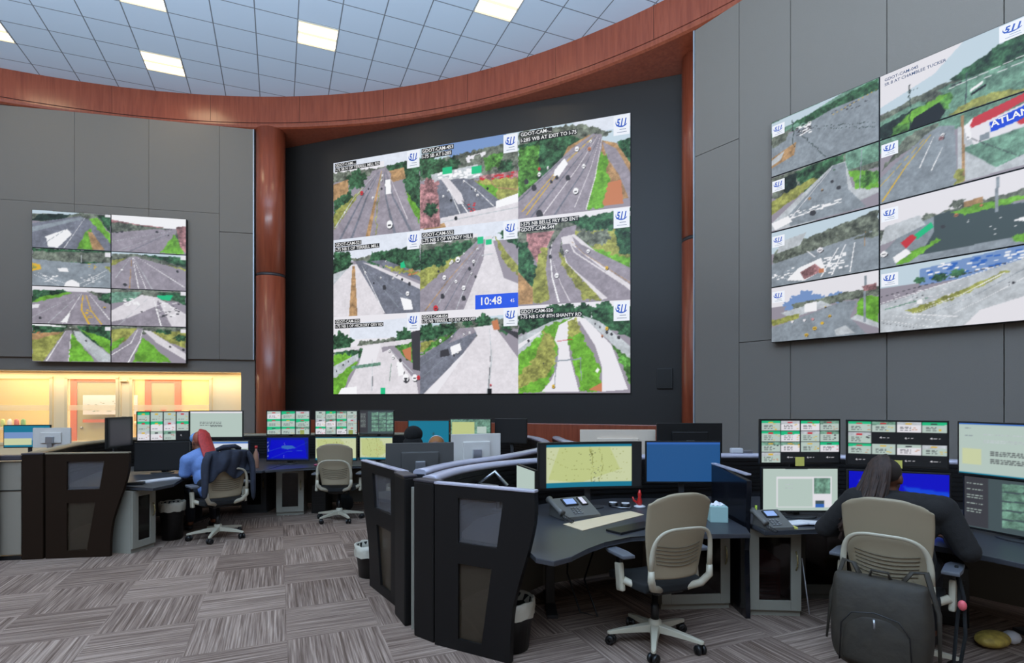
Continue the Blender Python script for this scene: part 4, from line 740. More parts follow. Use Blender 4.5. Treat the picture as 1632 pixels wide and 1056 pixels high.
monitor(3.325, 3.63, rz, .64, .38, .71, im('g3l', DRK), 'lower monitor at the right edge of the picture with grey camera tiles', .69, G3)
# left desk
monitor(-4.37, 6.92, R(14), .60, .375, 1.095, im('a1', camgrid(3, 4, 3, {(3, 2)}), 100, 60), 'upper camera tile monitor left of the person in blue', .70, G1)
monitor(-4.36, 6.88, R(14), .62, .36, .73, im('off', OFF, 8, 6), 'black switched off lower monitor left of the person in blue', .70, G1)
monitor(-3.93, 7.33, R(4), .70, .385, 1.085, im('a2', DOCW), 'upper monitor with pale document beyond the person in blue', .70, G1)
monitor(-3.80, 7.31, R(4), .62, .34, .735, im('a2l', 'P M 0,0 100,0 100,100 0,100;P B 0,4 100,4 100,10 0,10;P S 0,10 100,10 100,30 0,30', 50, 30), 'lower pale blue monitor hidden partly by the person in blue', .70, G1)
monitor(-4.64, 6.54, R(88), .42, .36, 1.05, im('a0', 'P K 0,0 100,0 100,100 0,100;P k 10,10 90,10 90,90 10,90', 20, 12), 'dark monitor turned nearly edge-on on an arm at the left desk', .70, G1)
# rear desk
for x, y, rz, w, k1, s1, k2, s2, a, c in ((-3.20, 7.88, R(3), .62, 'b1', camgrid(5, 3, 3), 'b1l', BLUE, 'upper camera tile monitor of the leftmost pair behind the rear empty chair', 'lower deep blue desktop monitor left of the rear empty chair'),
                             (-2.53, 7.93, R(1), .62, 'b2', camgrid(6, 4, 3), 'b2l', MAPY, 'upper camera tile monitor above the rear empty chair', 'lower yellow map monitor directly behind the rear empty chair'),
                             (-1.975, 8.03, R(-3), .52, 'b3', DRK, 'b3l', MAPY, 'upper dark grey list monitor right of the rear empty chair', 'lower yellow map monitor right of the rear empty chair')):
    monitor(x, y+.02, rz, w, .355, 1.105, im(k1, s1, 90, 54), a, .70, G2); monitor(x, y, rz, w-.02, .35, .735, im(k2, s2, 80, 46), c, .70, G2)
monitor(-1.20, 7.95, R(0), .60, .36, .96, im('f1', 'P m 0,0 100,0 100,100 0,100;P U 0,0 100,0 100,100 0,100;Q k 60,40 66,60 3,2', 30, 20), 'dark teal monitor in the rear row behind the black haired head')
monitor(-.60, 7.98, R(-4), .60, .36, .98, im('f2', 'P e 0,0 100,0 100,100 0,100;P L 4,12 60,12 60,100 4,100;P M 66,30 90,30 90,60 66,60'), 'yellow and green monitor in the rear row right of the teal one')
monitor(-.02, 8.05, R(-20), .5, .36, .98, im('off', OFF, 8, 6), 'dark monitor seen edge-on at the right end of the rear row')
# monitors seen from behind
def back_badge(t, w, z):
    MB().tube([(-.012, .0, z+.016), (.012, .0, z+.016), (.012, 0, z-.016), (-.012, 0, z-.016), (-.012, 0, z+.016)], .003, 6).build('back_badge', dkg, t).location = (0, .05, 0)
m1 = monitor(-.85, 5.10, R(194), .62, .36, .86, im('off', OFF, 8, 6), 'dark grey monitor seen from behind, left of the white one', back=mat('graphite_back', (72, 70, 68), .5))
m2 = monitor(-.37, 5.62, R(200), .52, .34, .93, im('off', OFF, 8, 6), 'white backed monitor seen from behind with a small badge, beyond the front divider', back=mat('ivory_back', (205, 198, 190), .5)); back_badge(m2, .5, .36)
m3 = monitor(1.15, 6.02, R(180), .82, .40, .89, im('off', OFF, 8, 6), 'wide cream backed monitor beyond the front divider', back=mat('cream_back', (214, 196, 176), .5))
m4 = monitor(1.90, 5.93, R(180), .70, .40, .965, im('off', OFF, 8, 6), 'black monitor seen from behind above the blue screen', back=blk)
m5 = monitor(-6.07, 7.30, R(186), .46, .26, .985, im('off', OFF, 8, 6), 'white backed monitor at the far left in front of the lit office', z=0, back=MATS['ivory_back'])
back_badge(m5, .4, 1.1)
monitor(-7.2, 8.2, R(10), .62, .34, .90, im('fl', 'P U 0,0 100,0 100,100 0,100;P f 0,30 80,30 80,70 0,70;P l 0,60 60,60 60,90 0,90'), 'teal monitor at the far left edge behind the white backed one', z=0)
# ------------------------------------------------------------------ office chairs
def make_chair(label, group='swivel office chairs with taupe backs'):
    t = thing('office_chair', label, 'chair', group=group)
    # five legs, each with a caster
    for k in range(5):
        a = R(90+k*72); u = Vector((math.cos(a), math.sin(a), 0)); v = Vector((-u.y, u.x, 0)); b = MB()
        rows = []
        for s, w, z0, z1 in ((.03, .034, .085, .135), (.12, .026, .082, .122), (.24, .019, .074, .103), (.305, .016, .068, .09), (.32, .008, .07, .086)):
            rows.append([b.bm.verts.new(u*s+v*(w*c)+Vector((0, 0, z))) for c, z in ((-1, z0), (-.8, z1), (.8, z1), (1, z0))])
        for p, q in zip(rows, rows[1:]):
            for j in range(4): b.bm.faces.new((p[j], p[(j+1) % 4], q[(j+1) % 4], q[j]))
        b.bm.faces.new(rows[0]); b.bm.faces.new(rows[-1])
        lg = b.build('base_leg', beigeL, t, [('BEVEL', dict(width=.004, segments=2))])
        c = MB(); M = Matrix.Translation(u*.295+Vector((0, 0, .031))) @ Matrix.Rotation(a+R(55), 4, 'Z') @ Matrix.Rotation(R(90), 4, 'Y')
        for o in (-.019, .019): c.lathe([(.012, o-.011), (.028, o-.011), (.031, o-.006), (.031, o+.006), (.028, o+.011), (.012, o+.011)], 18, M=M)
        c.lathe([(.012, -.03), (.012, .03)], 10, M=M); c.box(u*.295+Vector((0, 0, .058)), (.03, .03, .03), rz=a, bev=.006)
        c.build('caster', blk, lg)
    MB().lathe([(.04, .075), (.045, .09), (.042, .155), (.03, .165)], 24).build('base_hub', beigeL, t)
    MB().lathe([(.026, .16), (.026, .26), (.02, .262), (.02, .40)], 20).build('gas_column', blk, t)
    b = MB(); b.box((0, -.01, .405), (.22, .30, .06), bev=.015); b.box((.17, .02, .41), (.10, .02, .015), bev=.004); b.build('tilt_mechanism', blk, t)
    MB().grid(lambda u, v: Vector(((2*u-1)*(.245-.03*(2*v-1)**2), -.22+.46*v, .475-.03*max(0, v-.8)/.2-.012*(1-(2*u-1)**2)+.0)), 12, 12).build('seat', blkfab, t, [('SOLIDIFY', dict(thickness=.055, offset=-1)), ('BEVEL', dict(width=.015, segments=3)), ('SUBSURF', dict(levels=1, render_levels=1))])
    # back shell
    def shell(u, v):
        x = 2*u-1; z = .50+.55*v
        w = .175+.055*math.sin(min(1, v*1.25)*math.pi/2)
        if v > .86: w *= (1-((v-.86)/.14)**3*.22)
        ztop = z-(.055*abs(x)**3.5 if v > .86 else 0)*((v-.86)/.14 if v > .86 else 0)
        return Vector((x*w, -.235-.085*v-.03*math.sin(v*math.pi)*-.5+.045*x*x, ztop))
    sh = MB().grid(shell, 18, 26).build('backrest', beige, t, [('SOLIDIFY', dict(thickness=.026, offset=0)), ('SUBSURF', dict(levels=1, render_levels=1))])
    for k in range(6):
        v = .19+k*.042; b = MB()
        pts = [shell(.12+.76*j/12, v)+Vector((0, -.0165, -.018*math.sin(math.pi*j/12))) for j in range(13)]
        b.tube(pts, .003, 6); b.build('flex_slot', mat('slot_shadow', (98, 88, 70), .8), sh)
    # outer hoop that carries the back
    pts = []
    for k in range(25):
        f = k/24; a = math.pi*(1-f); x = .215*math.copysign(abs(math.cos(a))**.55, math.cos(a)); zz = .56+.275*(math.sin(a)**.5 if math.sin(a) > 0 else 0)
        pts.append((x, -.30-.04*math.sin(a)+.025*abs(math.cos(a)), zz))
    MB().tube(pts, [.019-.008*math.sin(math.pi*k/24) for k in range(25)], 10, flat=.7).build('back_hoop', beigeL, t)
    for s in (-1, 1):
        b = MB()
        b.tube([(s*.10, -.20, .43), (s*.18, -.24, .46), (s*.215, -.275, .52), (s*.215, -.275, .58)], [.022, .024, .023, .019], 10)
        b.build('back_support', beigeL, t)
    for s in (-1, 1):
        b = MB(); b.box((s*.285, -.03, .485), (.035, .07, .18), bev=.014, rx=R(-8)); b.tube([(s*.10, -.10, .425), (s*.20, -.10, .43), (s*.275, -.06, .47)], [.02, .022, .024], 10)
        a = b.build('armrest', beigeL, t)
        MB().box((s*.285, -.02, .575), (.022, .045, .12), bev=.006).build('arm_post', blk, a)
        MB().prism([(s*.285-.042, -.14), (s*.285+.042, -.14), (s*.285+.048, -.04), (s*.285+.045, .10), (s*.285-.025, .12), (s*.285-.045, .04)], .622, .646, bev=.008).build('arm_pad', armpad, a)
    return t
def copy_tree(o, par=None):
    c = o.copy(); COL.objects.link(c)
    if par is not None: c.parent = par
    for ch in o.children: copy_tree(ch, c)
    return c
chair = make_chair('empty taupe office chair pulled up to the front desk')
chair.location = (.95, 3.67, 0); chair.rotation_euler = (0, 0, R(20))
for x, y, a, lab in ((2.37, 3.42, -44, 'taupe office chair on which the person in black sits, backpack hanging behind'), (-3.44, 6.46, 48, 'pale office chair with a dark jacket over its back, person in blue sitting on it'),
                  (-2.32, 7.42, 4, 'empty taupe office chair at the rear desk'), (-1.25, 6.85, 0, 'office chair mostly hidden behind the dark monitor, person with black hair on it'), (-.83, 6.15, 180, 'office chair hidden behind the divider, facing the camera')):
    c = copy_tree(chair); c.location = (x, y, 0); c.rotation_euler = (0, 0, R(a)); c['label'] = lab
# ------------------------------------------------------------------ people
def skin_blob(chains, subdiv=2):
    """chains: lists of (x,y,z,r); points shared by position join up"""
    b = MB()
    for ch in chains:
        pts = [Vector(c[:3]) for c in ch]
        for (p, c0), (q, c1) in zip(zip(pts, ch), zip(pts[1:], ch[1:])):
            L = (q-p).length; n = max(1, int(L/(.55*min(c0[3], c1[3])))) 
            if L < 1e-5: continue
            for k in range(n+1): b.ball(p.lerp(q, k/n), c0[3]+(c1[3]-c0[3])*k/n, 2 if c0[3] > .03 else 1)
    out = bpy.data.meshes.new('s'); b.bm.to_mesh(out); b.bm.free(); return out
def fuse(name, meshes, balls, m, parent, voxel=.01, smooth=6):
    b = MB()
    for me in meshes: b.bm.from_mesh(me)
    for c, r in balls: b.ball(c, r, 3)
    for f in b.bm.faces: f.smooth = True; f.material_index = 0
    return b.build(name, m, parent, [('REMESH', dict(mode='VOXEL', voxel_size=voxel, use_smooth_shade=True)), ('SMOOTH', dict(factor=.5, iterations=smooth))])
def hand(wr, d, s):
    """five bent fingers from the wrist wr; d forward direction in xy; s=+1 right"""
    w = Vector(wr); f = Vector((d[0], d[1], 0)).normalized(); r = Vector((f.y, -f.x, 0))*s; palm = w+f*.075+Vector((0, 0, -.008)); ch = [[(*w, .024), (*palm, .028)]]
    for k, (o, L) in enumerate(((-.032, .062), (-.011, .074), (.011, .070), (.031, .055))):
        base = palm+r*o+f*.012; ch.append([(*palm, .028), (*base, .011), (*(base+f*L*.45+Vector((0, 0, .006))), .0095), (*(base+f*L*.8+Vector((0, 0, -.006))), .0085), (*(base+f*L+Vector((0, 0, -.018))), .0075)])
    th = w+f*.03; ch.append([(*w, .024), (*(th-r*.03), .0125), (*(th-r*.055+f*.03+Vector((0, 0, -.008))), .0105), (*(th-r*.06+f*.058+Vector((0, 0, -.014))), .009)])
    return ch
def person(label, loc, rz, skin, J, top_m, sleeve, pants_m, shoe_m):
    t = thing('person', label, 'person', loc, rz)
    sp, hd = J['spine'], J['head']; neck = J['neck']
    ch = [[(*sp[0], .14)]+[(*p, r) for p, r in zip(sp[1:], (.125, .135, .10))]+[(*neck, .055), (hd[0], hd[1]-.01, hd[2]-.05, .06)]]
    for s in ('L', 'R'):
        sh, el, wr, dr = J['arm'+s]; c = sp[3]
        ch.append([(*c, .10), (*sh, .062), (*[(sh[i]+el[i])/2 for i in range(3)], .05), (*el, .041), (*[(el[i]*.6+wr[i]*.4) for i in range(3)], .038), (*wr, .024)])
        ch += hand(wr, dr, 1 if s == 'R' else -1)
        hp, kn, an, toe = J['leg'+s]
        ch.append([(*sp[0], .14), (*hp, .095), (*[(hp[i]+kn[i])/2 for i in range(3)], .078), (*kn, .06), (*[(kn[i]*.65+an[i]*.35) for i in range(3)], .055), (*an, .036), (*toe, .03)])
    yaw = J.get('yaw', 0); f = Vector((-math.sin(yaw), math.cos(yaw), 0)); r = Vector((f.y, -f.x, 0)); H = Vector(hd)
    fb = [(H+Vector((0, 0, .01)), (.076, .092, .098)), (H+f*.03+Vector((0, 0, -.05)), (.055, .06, .06)), (H+f*.098+Vector((0, 0, -.022)), (.014, .018, .02)), (H+f*.088+Vector((0, 0, -.062)), (.026, .014, .012)), (H+f*.078+Vector((0, 0, -.09)), (.03, .02, .018)),
          (H+r*.08-f*.005+Vector((0, 0, -.015)), (.012, .02, .032)), (H-r*.08-f*.005+Vector((0, 0, -.015)), (.012, .02, .032)), (H+f*.082+Vector((0, 0, .012)), (.05, .014, .01))]
    body = fuse('body', [skin_blob(ch)], fb, skin, t, .007, 3)
    for s in (-1, 1): MB().ball(H+f*.083+r*s*.03+Vector((0, 0, -.008)), (.012, .010, .008)).build('eye', white_pl, t)
    g = .022
    tc = [[(*sp[0], .15)]+[(*p, q+g) for p, q in zip(sp[1:], (.13, .14, .10))]+[(neck[0], neck[1]-.005, neck[2]-.02, .06)]]
    for s in ('L', 'R'):
        sh, el, wr, dr = J['arm'+s]; c = [(*sp[3], .10+g), (*sh, .062+g), (*[(sh[i]+el[i])/2 for i in range(3)], .053+g)]
        if sleeve == 'long': c += [(*el, .046+g), (*[(el[i]*.5+wr[i]*.5) for i in range(3)], .036+g*.8), (*[(el[i]*.12+wr[i]*.88) for i in range(3)], .028+g*.5)]
        else: c += [(*[(sh[i]*.22+el[i]*.78) for i in range(3)], .052+g)]
        tc.append(c)
    fuse('shirt', [skin_blob(tc)], J.get('bulk', []), top_m, t, .011, 6)
    pc = [[(*sp[0], .145), (sp[0][0], sp[0][1], sp[0][2]+.08, .15)]]
    for s in ('L', 'R'):
        hp, kn, an, toe = J['leg'+s]; pc.append([(*sp[0], .145), (*hp, .108), (*[(hp[i]+kn[i])/2 for i in range(3)], .09), (*kn, .074), (*[(kn[i]*.5+an[i]*.5) for i in range(3)], .062), (an[0], an[1], an[2]+.05, .052)])
    fuse('trousers', [skin_blob(pc)], [], pants_m, t, .012, 5)
    for s in ('L', 'R'):
        an, toe = J['leg'+s][2:]; d = Vector(toe)-Vector(an)
        MB().ball(((an[0]+toe[0])/2, (an[1]+toe[1])/2+.01, .042), (.045, .14, .04), 3).build('shoe', shoe_m, t)
    return t, H, f, r
def seated(head=(0, .1, 1.13), lean=.0, elbow=.33, yaw=0, legfwd=.40):
    hx, hy, hz = head
    sp = [(0, -.03, .56), (hx*.3, -.02+hy*.2, .70), (hx*.6, hy*.45, .84), (hx*.8, hy*.6, .93)]
    J = dict(spine=sp, neck=(hx*.95, hy*.8, hz-.13), head=head, yaw=yaw)
    for s, k in (('L', -1), ('R', 1)):
        J['arm'+s] = ((hx+k*.19, hy*.6, .925), (k*elbow, .06, .72), (k*.19, .34, .735), (-k*.25, 1)); J['leg'+s] = ((k*.10, .02, .54), (k*.13, .42, .53), (k*.13, legfwd, .10), (k*.14, legfwd+.15, .045))
    return J
skinD = mat('deep_brown_skin', (92, 54, 36), .5); skinM = mat('brown_skin', (124, 76, 52), .5)
blacktop = mat('black_knit', (24, 21, 20), .95, bump=.2, scale=150); bluetop = mat('blue_cotton', (104, 132, 186), .9, bump=.15, scale=90, var=.08)
jeans = mat('dark_trousers', (26, 28, 36), .9); shoe = mat('dark_shoe', (30, 26, 26), .6)
# the person in black at the right desk
J = seated((-.06, .14, 1.125), elbow=.37, yaw=R(-16)); J['bulk'] = [((0, 0, .66), (.21, .17, .19)), ((0, .02, .84), (.22, .14, .14)), ((-.19, .04, .95), (.10, .10, .085)), ((.20, .04, .95), (.10, .10, .085)), ((0, .03, .96), (.16, .10, .08))]
J['armL'] = ((-.22, .05, .965), (-.40, .06, .75), (-.18, .38, .735), (.25, 1)); J['armR'] = ((.23, .05, .965), (.35, .03, .74), (.22, .38, .735), (-.25, 1))
p, H, f, r = person('person in a black top with long dark braids seated at the right desk, back turned', (2.37, 3.42, .0), R(-44), skinD, J, blacktop, 'long', jeans, shoe)
hairD = mat('dark_braids', (50, 33, 25), .7, var=.45, scale=40)
b = MB(); b.ball(H-f*.018+Vector((0, 0, .03)), (.083, .094, .088), 3); b.build('hair_cap', mat('braid_gap_dark', (34, 23, 18), .8), p)  # cap darker than the braids, so the gaps between them come out dark
b = MB(); rnd = random.Random(2)
for k in range(34):
    a = R(140)+R(150)*k/33; d = (f*math.cos(a)+r*math.sin(a)); d2 = d*1.0
    top = H+Vector((0, 0, .118))-f*.02+d*.02; L = rnd.uniform(.32, .46)
    pts = []
    for j in range(9):
        q = j/8
        if q < .45: th = q/.45*R(80); pt = H-f*.02+Vector((0, 0, .03))+d*(.100*math.sin(th))+Vector((0, 0, .104*math.cos(th)))
        else: pt = H-f*(.02+.26*(q-.45))+Vector((0, 0, .03))+d*(.102-.02*(q-.45)+.008*math.sin(q*9+k))+Vector((-.22*(q-.45)*k/33, -.04*(q-.45), -L*(q-.45)/.55))
        pts.append(pt)
    b.tube(pts, [.0095+.002*math.sin(j*2.5+k) for j in range(9)], 7)
b.build('braids', hairD, p)
# the person in blue at the left desk
J = seated((-.08, .16, 1.12), elbow=.30, yaw=R(25)); J['bulk'] = [((0, 0, .68), (.16, .12, .17))]
J['armL'] = ((-.22, .05, .90), (-.24, .10, .72), (-.16, .36, .735), (.1, 1)); J['armR'] = ((.12, .08, .90), (.22, .14, .72), (.10, .40, .735), (-.2, 1))
p, H, f, r = person('person in a blue shirt with long red hair, seated at the left desk', (-3.60, 6.57, 0), R(40), skinM, J, bluetop, 'short', jeans, shoe)
redh = mat('red_hair', (176, 50, 48), .6, var=.25, scale=50); redh2 = mat('auburn_hair', (150, 78, 56), .6, var=.25, scale=50)
MB().ball(H-f*.02+Vector((0, 0, .03)), (.086, .095, .09), 3).build('hair_cap', redh2, p)
b = MB(); rnd = random.Random(3)
for k in range(26):
    a = R(140)*(k/25-.5)+math.pi-.5; d = f*math.cos(a)+r*math.sin(a); pts = []
    for j in range(8):
        q = j/7
        if q < .4: th = q/.4*R(85); pt = H-f*.02+Vector((0, 0, .03))+d*(.098*math.sin(th))+Vector((0, 0, .10*math.cos(th)))
        else: pt = H-f*(.02+.24*(q-.4))+d*(.098+.03*(q-.4))+Vector((0, 0, .03-.30*(q-.4)/.6))
        pts.append(pt)
    b.tube(pts, [.016, .017, .018, .018, .017, .016, .013, .008], 7)
b.build('long_hair', redh, p)
MB().ball(H+f*.02+Vector((0, 0, .035)), (.088, .082, .07), 3).build('head_scarf', mat('light_blue_scarf', (110, 150, 200), .9), p)
# two people behind the dividers
J = seated((.0, .06, 1.17)); p, H, f, r = person('person with a full head of black hair seen above the dark grey monitor', (-1.22, 6.78, 0), 0, skinD, J, mat('charcoal_shirt', (40, 40, 44), .9), 'short', jeans, shoe)
b = MB(); b.ball(H-f*.01+Vector((0, 0, .02)), (.115, .12, .105), 3); b.ball(H-f*.04+Vector((0, 0, -.10)), (.125, .09, .11), 3); b.build('afro_hair', mat('jet_hair', (12, 10, 10), .95, bump=.5, scale=120), p)
J = seated((.0, .06, 1.10)); p, H, f, r = person('person with cropped auburn hair, only the crown showing behind dark grey monitor', (-.83, 6.13, 0), R(180), skinM, J, mat('charcoal_shirt2', (60, 56, 60), .9), 'short', jeans, shoe)
MB().ball(H-f*.012+Vector((0, 0, .03)), (.084, .095, .088), 3).build('cropped_hair', mat('copper_hair', (140, 92, 50), .8), p)
MB().tube([H+r*.088*math.cos(R(a))+Vector((0, 0, .02+.10*math.sin(R(a)))) for a in range(0, 181, 15)], .006, 8).build('headset_band', silver, p)

# jacket over the left chair
jk = mat('navy_jacket', (36, 40, 54), .85, bump=.6, scale=14, var=.25)
t = thing('jacket', 'dark navy jacket draped over the back of the left office chair', 'jacket', (-3.44, 6.46, 0), R(48))
def drape(u, v):
    x = 2*u-1; a = v
    w = .225+.03*math.sin(v*3)
    if a < .12: k = a/.12; return Vector((x*w*.92, -.20-.06*k+.03*x*x, .96+.10*k-.02*abs(x)))
    k = (a-.12)/.88
    y = -.345-.03*math.sin(k*4+x*3)+.05*x*x+.012*math.sin(x*14+k*3); z = 1.065-.03*abs(x)**2-(.30+.05*math.sin(x*5))*k
    return Vector((x*w, y, z))
MB().grid(drape, 26, 18).build('jacket_body', jk, t, [('SOLIDIFY', dict(thickness=.02, offset=0)), ('SUBSURF', dict(levels=1, render_levels=1))])
for s, L in ((-1, .52), (1, .60)):
    MB().tube([(s*.19, -.31, 1.03), (s*.24, -.32, .96), (s*.26, -.335, .84), (s*.255, -.345, .70), (s*.265, -.34, 1.03-L)], [.05, .06, .058, .05, .043], 12, flat=.6).build('sleeve', jk, t, [('SUBSURF', dict(levels=1, render_levels=1))])
b = MB(); b.tube([(-.13, -.30, 1.055), (-.06, -.33, 1.085), (.06, -.33, 1.085), (.13, -.30, 1.055)], [.02, .028, .028, .02], 10); b.build('collar', jk, t)
# backpack hanging on the right chair
bpk = mat('olive_black_nylon', (44, 38, 29), .7, bump=.4, scale=18, var=.2)
t = thing('backpack', 'dark backpack hanging behind the chair of the person in black', 'backpack', (2.37, 3.42, 0), R(-44))
b = MB(); n = 16; rows = []
for z, w, d in ((.09, .15, .06), (.11, .22, .10), (.2, .245, .12), (.34, .25, .115), (.46, .245, .10), (.55, .235, .075), (.60, .23, .05), (.615, .21, .02)):
    rows.append([b.bm.verts.new((w*math.copysign(abs(math.cos(2*math.pi*k/n))**.5, math.cos(2*math.pi*k/n))+.02*math.sin(z*20)*.3, -.41+d*math.copysign(abs(math.sin(2*math.pi*k/n))**.6, math.sin(2*math.pi*k/n)), z)) for k in range(n)])
for p_, q_ in zip(rows, rows[1:]):
    for k in range(n): b.bm.faces.new((p_[k], p_[(k+1) % n], q_[(k+1) % n], q_[k])).smooth = True
b.bm.faces.new(rows[0][::-1]); b.bm.faces.new(rows[-1]); b.build('bag_body', bpk, t, [('SUBSURF', dict(levels=2, render_levels=2))])
MB().grid(lambda u, v: Vector(((2*u-1)*(.17-.05*v**4), -.545+.02*(2*u-1)**2+.03*v**3, .14+.28*v)), 10, 8).build('front_pocket', bpk, t, [('SOLIDIFY', dict(thickness=.03)), ('SUBSURF', dict(levels=1, render_levels=1))])
MB().tube([(-.17, -.56, .15), (-.16, -.565, .36), (-.11, -.56, .43), (0, -.555, .45), (.11, -.56, .43), (.16, -.565, .36), (.17, -.56, .15)], .004, 6).build('pocket_zip', blk, t)
MB().tube([(.0, -.575, .42), (.003, -.58, .37)], .006, 6).build('zip_pull', silver, t)
for s in (-1, 1): MB().tube([(s*.10, -.40, .60), (s*.14, -.37, .66), (s*.20, -.33, .66), (s*.26, -.36, .45), (s*.27, -.42, .2)], [.02, .018, .016, .014, .008], 8, flat=.4).build('shoulder_strap', bpk, t)
MB().tube([(-.05, -.42, .61), (-.04, -.43, .65), (.04, -.43, .65), (.05, -.42, .61)], .008, 8).build('carry_handle', bpk, t)
# lanyard bag on the right arm
t = thing('hanging_strap', 'loop of black strap with a pink clip hanging from the right chair arm', 'strap', (2.37, 3.42, 0), R(-44))
MB().tube([(.30, -.02, .655), (.34, -.08, .5), (.35, -.12, .3), (.33, -.15, .14), (.30, -.16, .12), (.31, -.10, .34), (.32, -.05, .5), (.30, -.0, .655)], .009, 8, flat=.5).build('strap_loop', blkfab, t)
MB().ball((.335, -.11, .46), (.022, .02, .03)).build('pink_clip', mat('pink', (220, 96, 104), .5), t)

# ------------------------------------------------------------------ things on the desks and floor
def phone(x, y, z, rz, label, w=.25, exp=False):
    t = thing('desk_phone', label, 'phone', (x, y, z), rz); bm_ = mat('phone_grey', (92, 90, 86), .5)
    M = Matrix.Rotation(R(90), 4, 'Y')
    b = MB(); b.prism([(0, -.10), (0, .10), (.11, .09), (.02, -.10)], -w/2, w/2, bev=.006, M=Matrix(((0, 0, 1, 0), (0, 1, 0, 0), (1, 0, 0, 0), (0, 0, 0, 1)))); b.build('phone_body', bm_, t)
    sl = math.atan2(.09, .19); S = Matrix.Translation((0, -.10, .02)) @ Matrix.Rotation(sl, 4, 'X')
    def on(b, cx, cy, w_, h_, th=.006):
        vs = bmesh.ops.create_cube(b.bm, size=1, matrix=S @ Matrix.Translation((cx, cy, th/2+.002)) @ Matrix.Diagonal((w_, h_, th, 1)))
    b = MB(); on(b, -.02 if exp else 0, .15, .10, .075, .008); b.build('display_bezel', blk, t)
    b = MB(); on(b, -.02 if exp else 0, .15, .078, .055, .011); b.build('phone_display', glow('phone_blue', (150, 185, 250), .9), t)
    if exp: b = MB(); on(b, .08, .15, .05, .085, .007); b.build('side_bezel', blk, t); b = MB(); on(b, .08, .15, .03, .07, .010); b.build('side_display', glow('phone_white', (220, 225, 250), .9), t)
    b = MB()
    for i in range(4):
        for j in range(3): on(b, -.04+j*.024, .03+i*.018, .017, .010, .006)
    b.build('keypad', silver, t)
    b = MB(); q = [(-w/2-.01, -.09, .045), (-w/2-.015, -.06, .062), (-w/2-.015, .04, .10), (-w/2-.01, .08, .108)]; b.tube(q, [.024, .018, .018, .026], 10); b.build('handset', bm_, t)
    b = MB(); b.tube([(-w/2-.01+.012*math.cos(k*.9), -.10-.003*k, .03+.012*math.sin(k*.9)-.0003*k) for k in range(40)], .0025, 5); b.build('coiled_cord', blk, t)
    return t
phone(.50, 4.40, .69, R(26), 'dark desk phone with two lit displays on the front desk', .28, True).scale = (1.2, 1.2, 1.2)
phone(1.90, 4.02, .69, R(8), 'grey desk phone with lilac display at the left end of the right desk', .20)
t = thing('headset', 'black headset with white rimmed ear cups beside the front desk phone', 'headset', (.93, 4.74, .69), R(20))
for x, y in ((-.03, .07), (.05, 0)): MB().lathe([(.038, 0), (.042, .02), (.036, .035)], 20, (x, y, 0)).build('ear_cup', blk, t); MB().lathe([(.036, .035), (.036, .039), (.026, .039)], 20, (x, y, 0)).build('ear_ring', white_pl, t)
MB().tube([(-.06, .04, .012), (-.03, -.06, .012), (.04, -.085, .012), (.09, -.02, .012)], .006, 8).build('head_band', silver, t)
t = thing('red_figurine', 'small red and white figurine under the edge of the wide curved monitor', 'figurine', (1.10, 4.76, .69))
b = MB(); b.lathe([(.045, 0), (.05, .01), (.03, .02)], 16); b.build('white_base', white_pl, t); MB().lathe([(.02, .02), (.024, .05), (.012, .09), (.018, .11), (.008, .15)], 14).build('red_body', mat('red_gloss', (190, 40, 36), .3), t); MB().tube([(-.01, 0, .03), (-.05, 0, .06), (-.06, 0, .09)], [.012, .01, .006], 8).build('side_arm', MATS['red_gloss'], t)
t = thing('tissue_box', 'pale green tissue box beside the front chair back', 'box', (1.57, 4.22, .69), R(-8))
MB().box((0, 0, .06), (.13, .12, .12), bev=.004).build('carton', mat('mint_card', (150, 180, 176), .8), t)
b = MB(); b.grid(lambda u, v: Vector(((u-.5)*.09+.01*math.sin(v*9), (v-.5)*.05, .12+.03*math.sin(u*3.1)*math.sin(v*3.1)+.008*math.sin(u*17))), 10, 8); b.build('tissue', white_pl, t)
t = tag(MB().prism([(.38, 4.10), (.50, 3.90), (1.06, 4.44), (.98, 4.58)], .691, .695).build('desk_mat', paper), 'long beige paper sheet lying on the front desk in front of the phone', 'paper')
t = tag(MB().box((0, 0, .008), (.42, .14, .016), bev=.004, rz=R(38)).build('keyboard', blk), 'black keyboard at the edge of the front desk beside the beige sheet', 'keyboard'); t.location = (.87, 3.97, .69)
t = thing('book', 'open white notebook on the right desk beside the phone', 'book', (2.17, 4.10, .697), R(4))
for s in (-1, 1): MB().box((s*.085, 0, .006), (.165, .12, .012), bev=.003, ry=R(s*4)).build('page_block', white_pl, t)
t = tag(MB().box((0, 0, .006), (.06, .06, .012)).build('sticky_note', mat('yellow_note', (220, 214, 110), .8)), 'yellow sticky notes left of the open notebook', 'note'); t.location = (2.02, 3.99, .69)
def note(x, y, z, rz, label, p=.07):
    t = tag(MB().box((0, 0, 0), (p, .002, p)).build('sticky_note', MATS['yellow_note']), label, 'note'); t.location = (x, y, z); t.rotation_euler = (0, 0, rz)
MATS['yellow_note'].node_tree.nodes['Principled BSDF'].inputs['Base Color'].default_value = (*lin((206, 196, 96)), 1)
note(2.27, 4.355, 1.13, 0, 'yellow sticky note stuck low on the upper left monitor of the right desk', .07); note(2.88, 4.125, 1.135, math.atan2(-.25, .60), 'yellow sticky note stuck on the monitor above the person in black', .06)
note(-3.00, 7.893, 1.15, R(3), 'yellow sticky note on the leftmost upper rear monitor', .06); note(-2.32, 7.943, 1.15, R(1), 'yellow sticky note on the upper rear monitor above the empty chair', .06)
t = thing('webcam', 'small white device on the divider cap right of the black monitor', 'device', (2.30, 5.66, 1.07)); MB().box((0, 0, .025), (.12, .06, .05), bev=.01).build('device_body', white_pl, t); MB().box((.11, 0, .015), (.1, .05, .03), bev=.005).build('device_foot', silver, t)
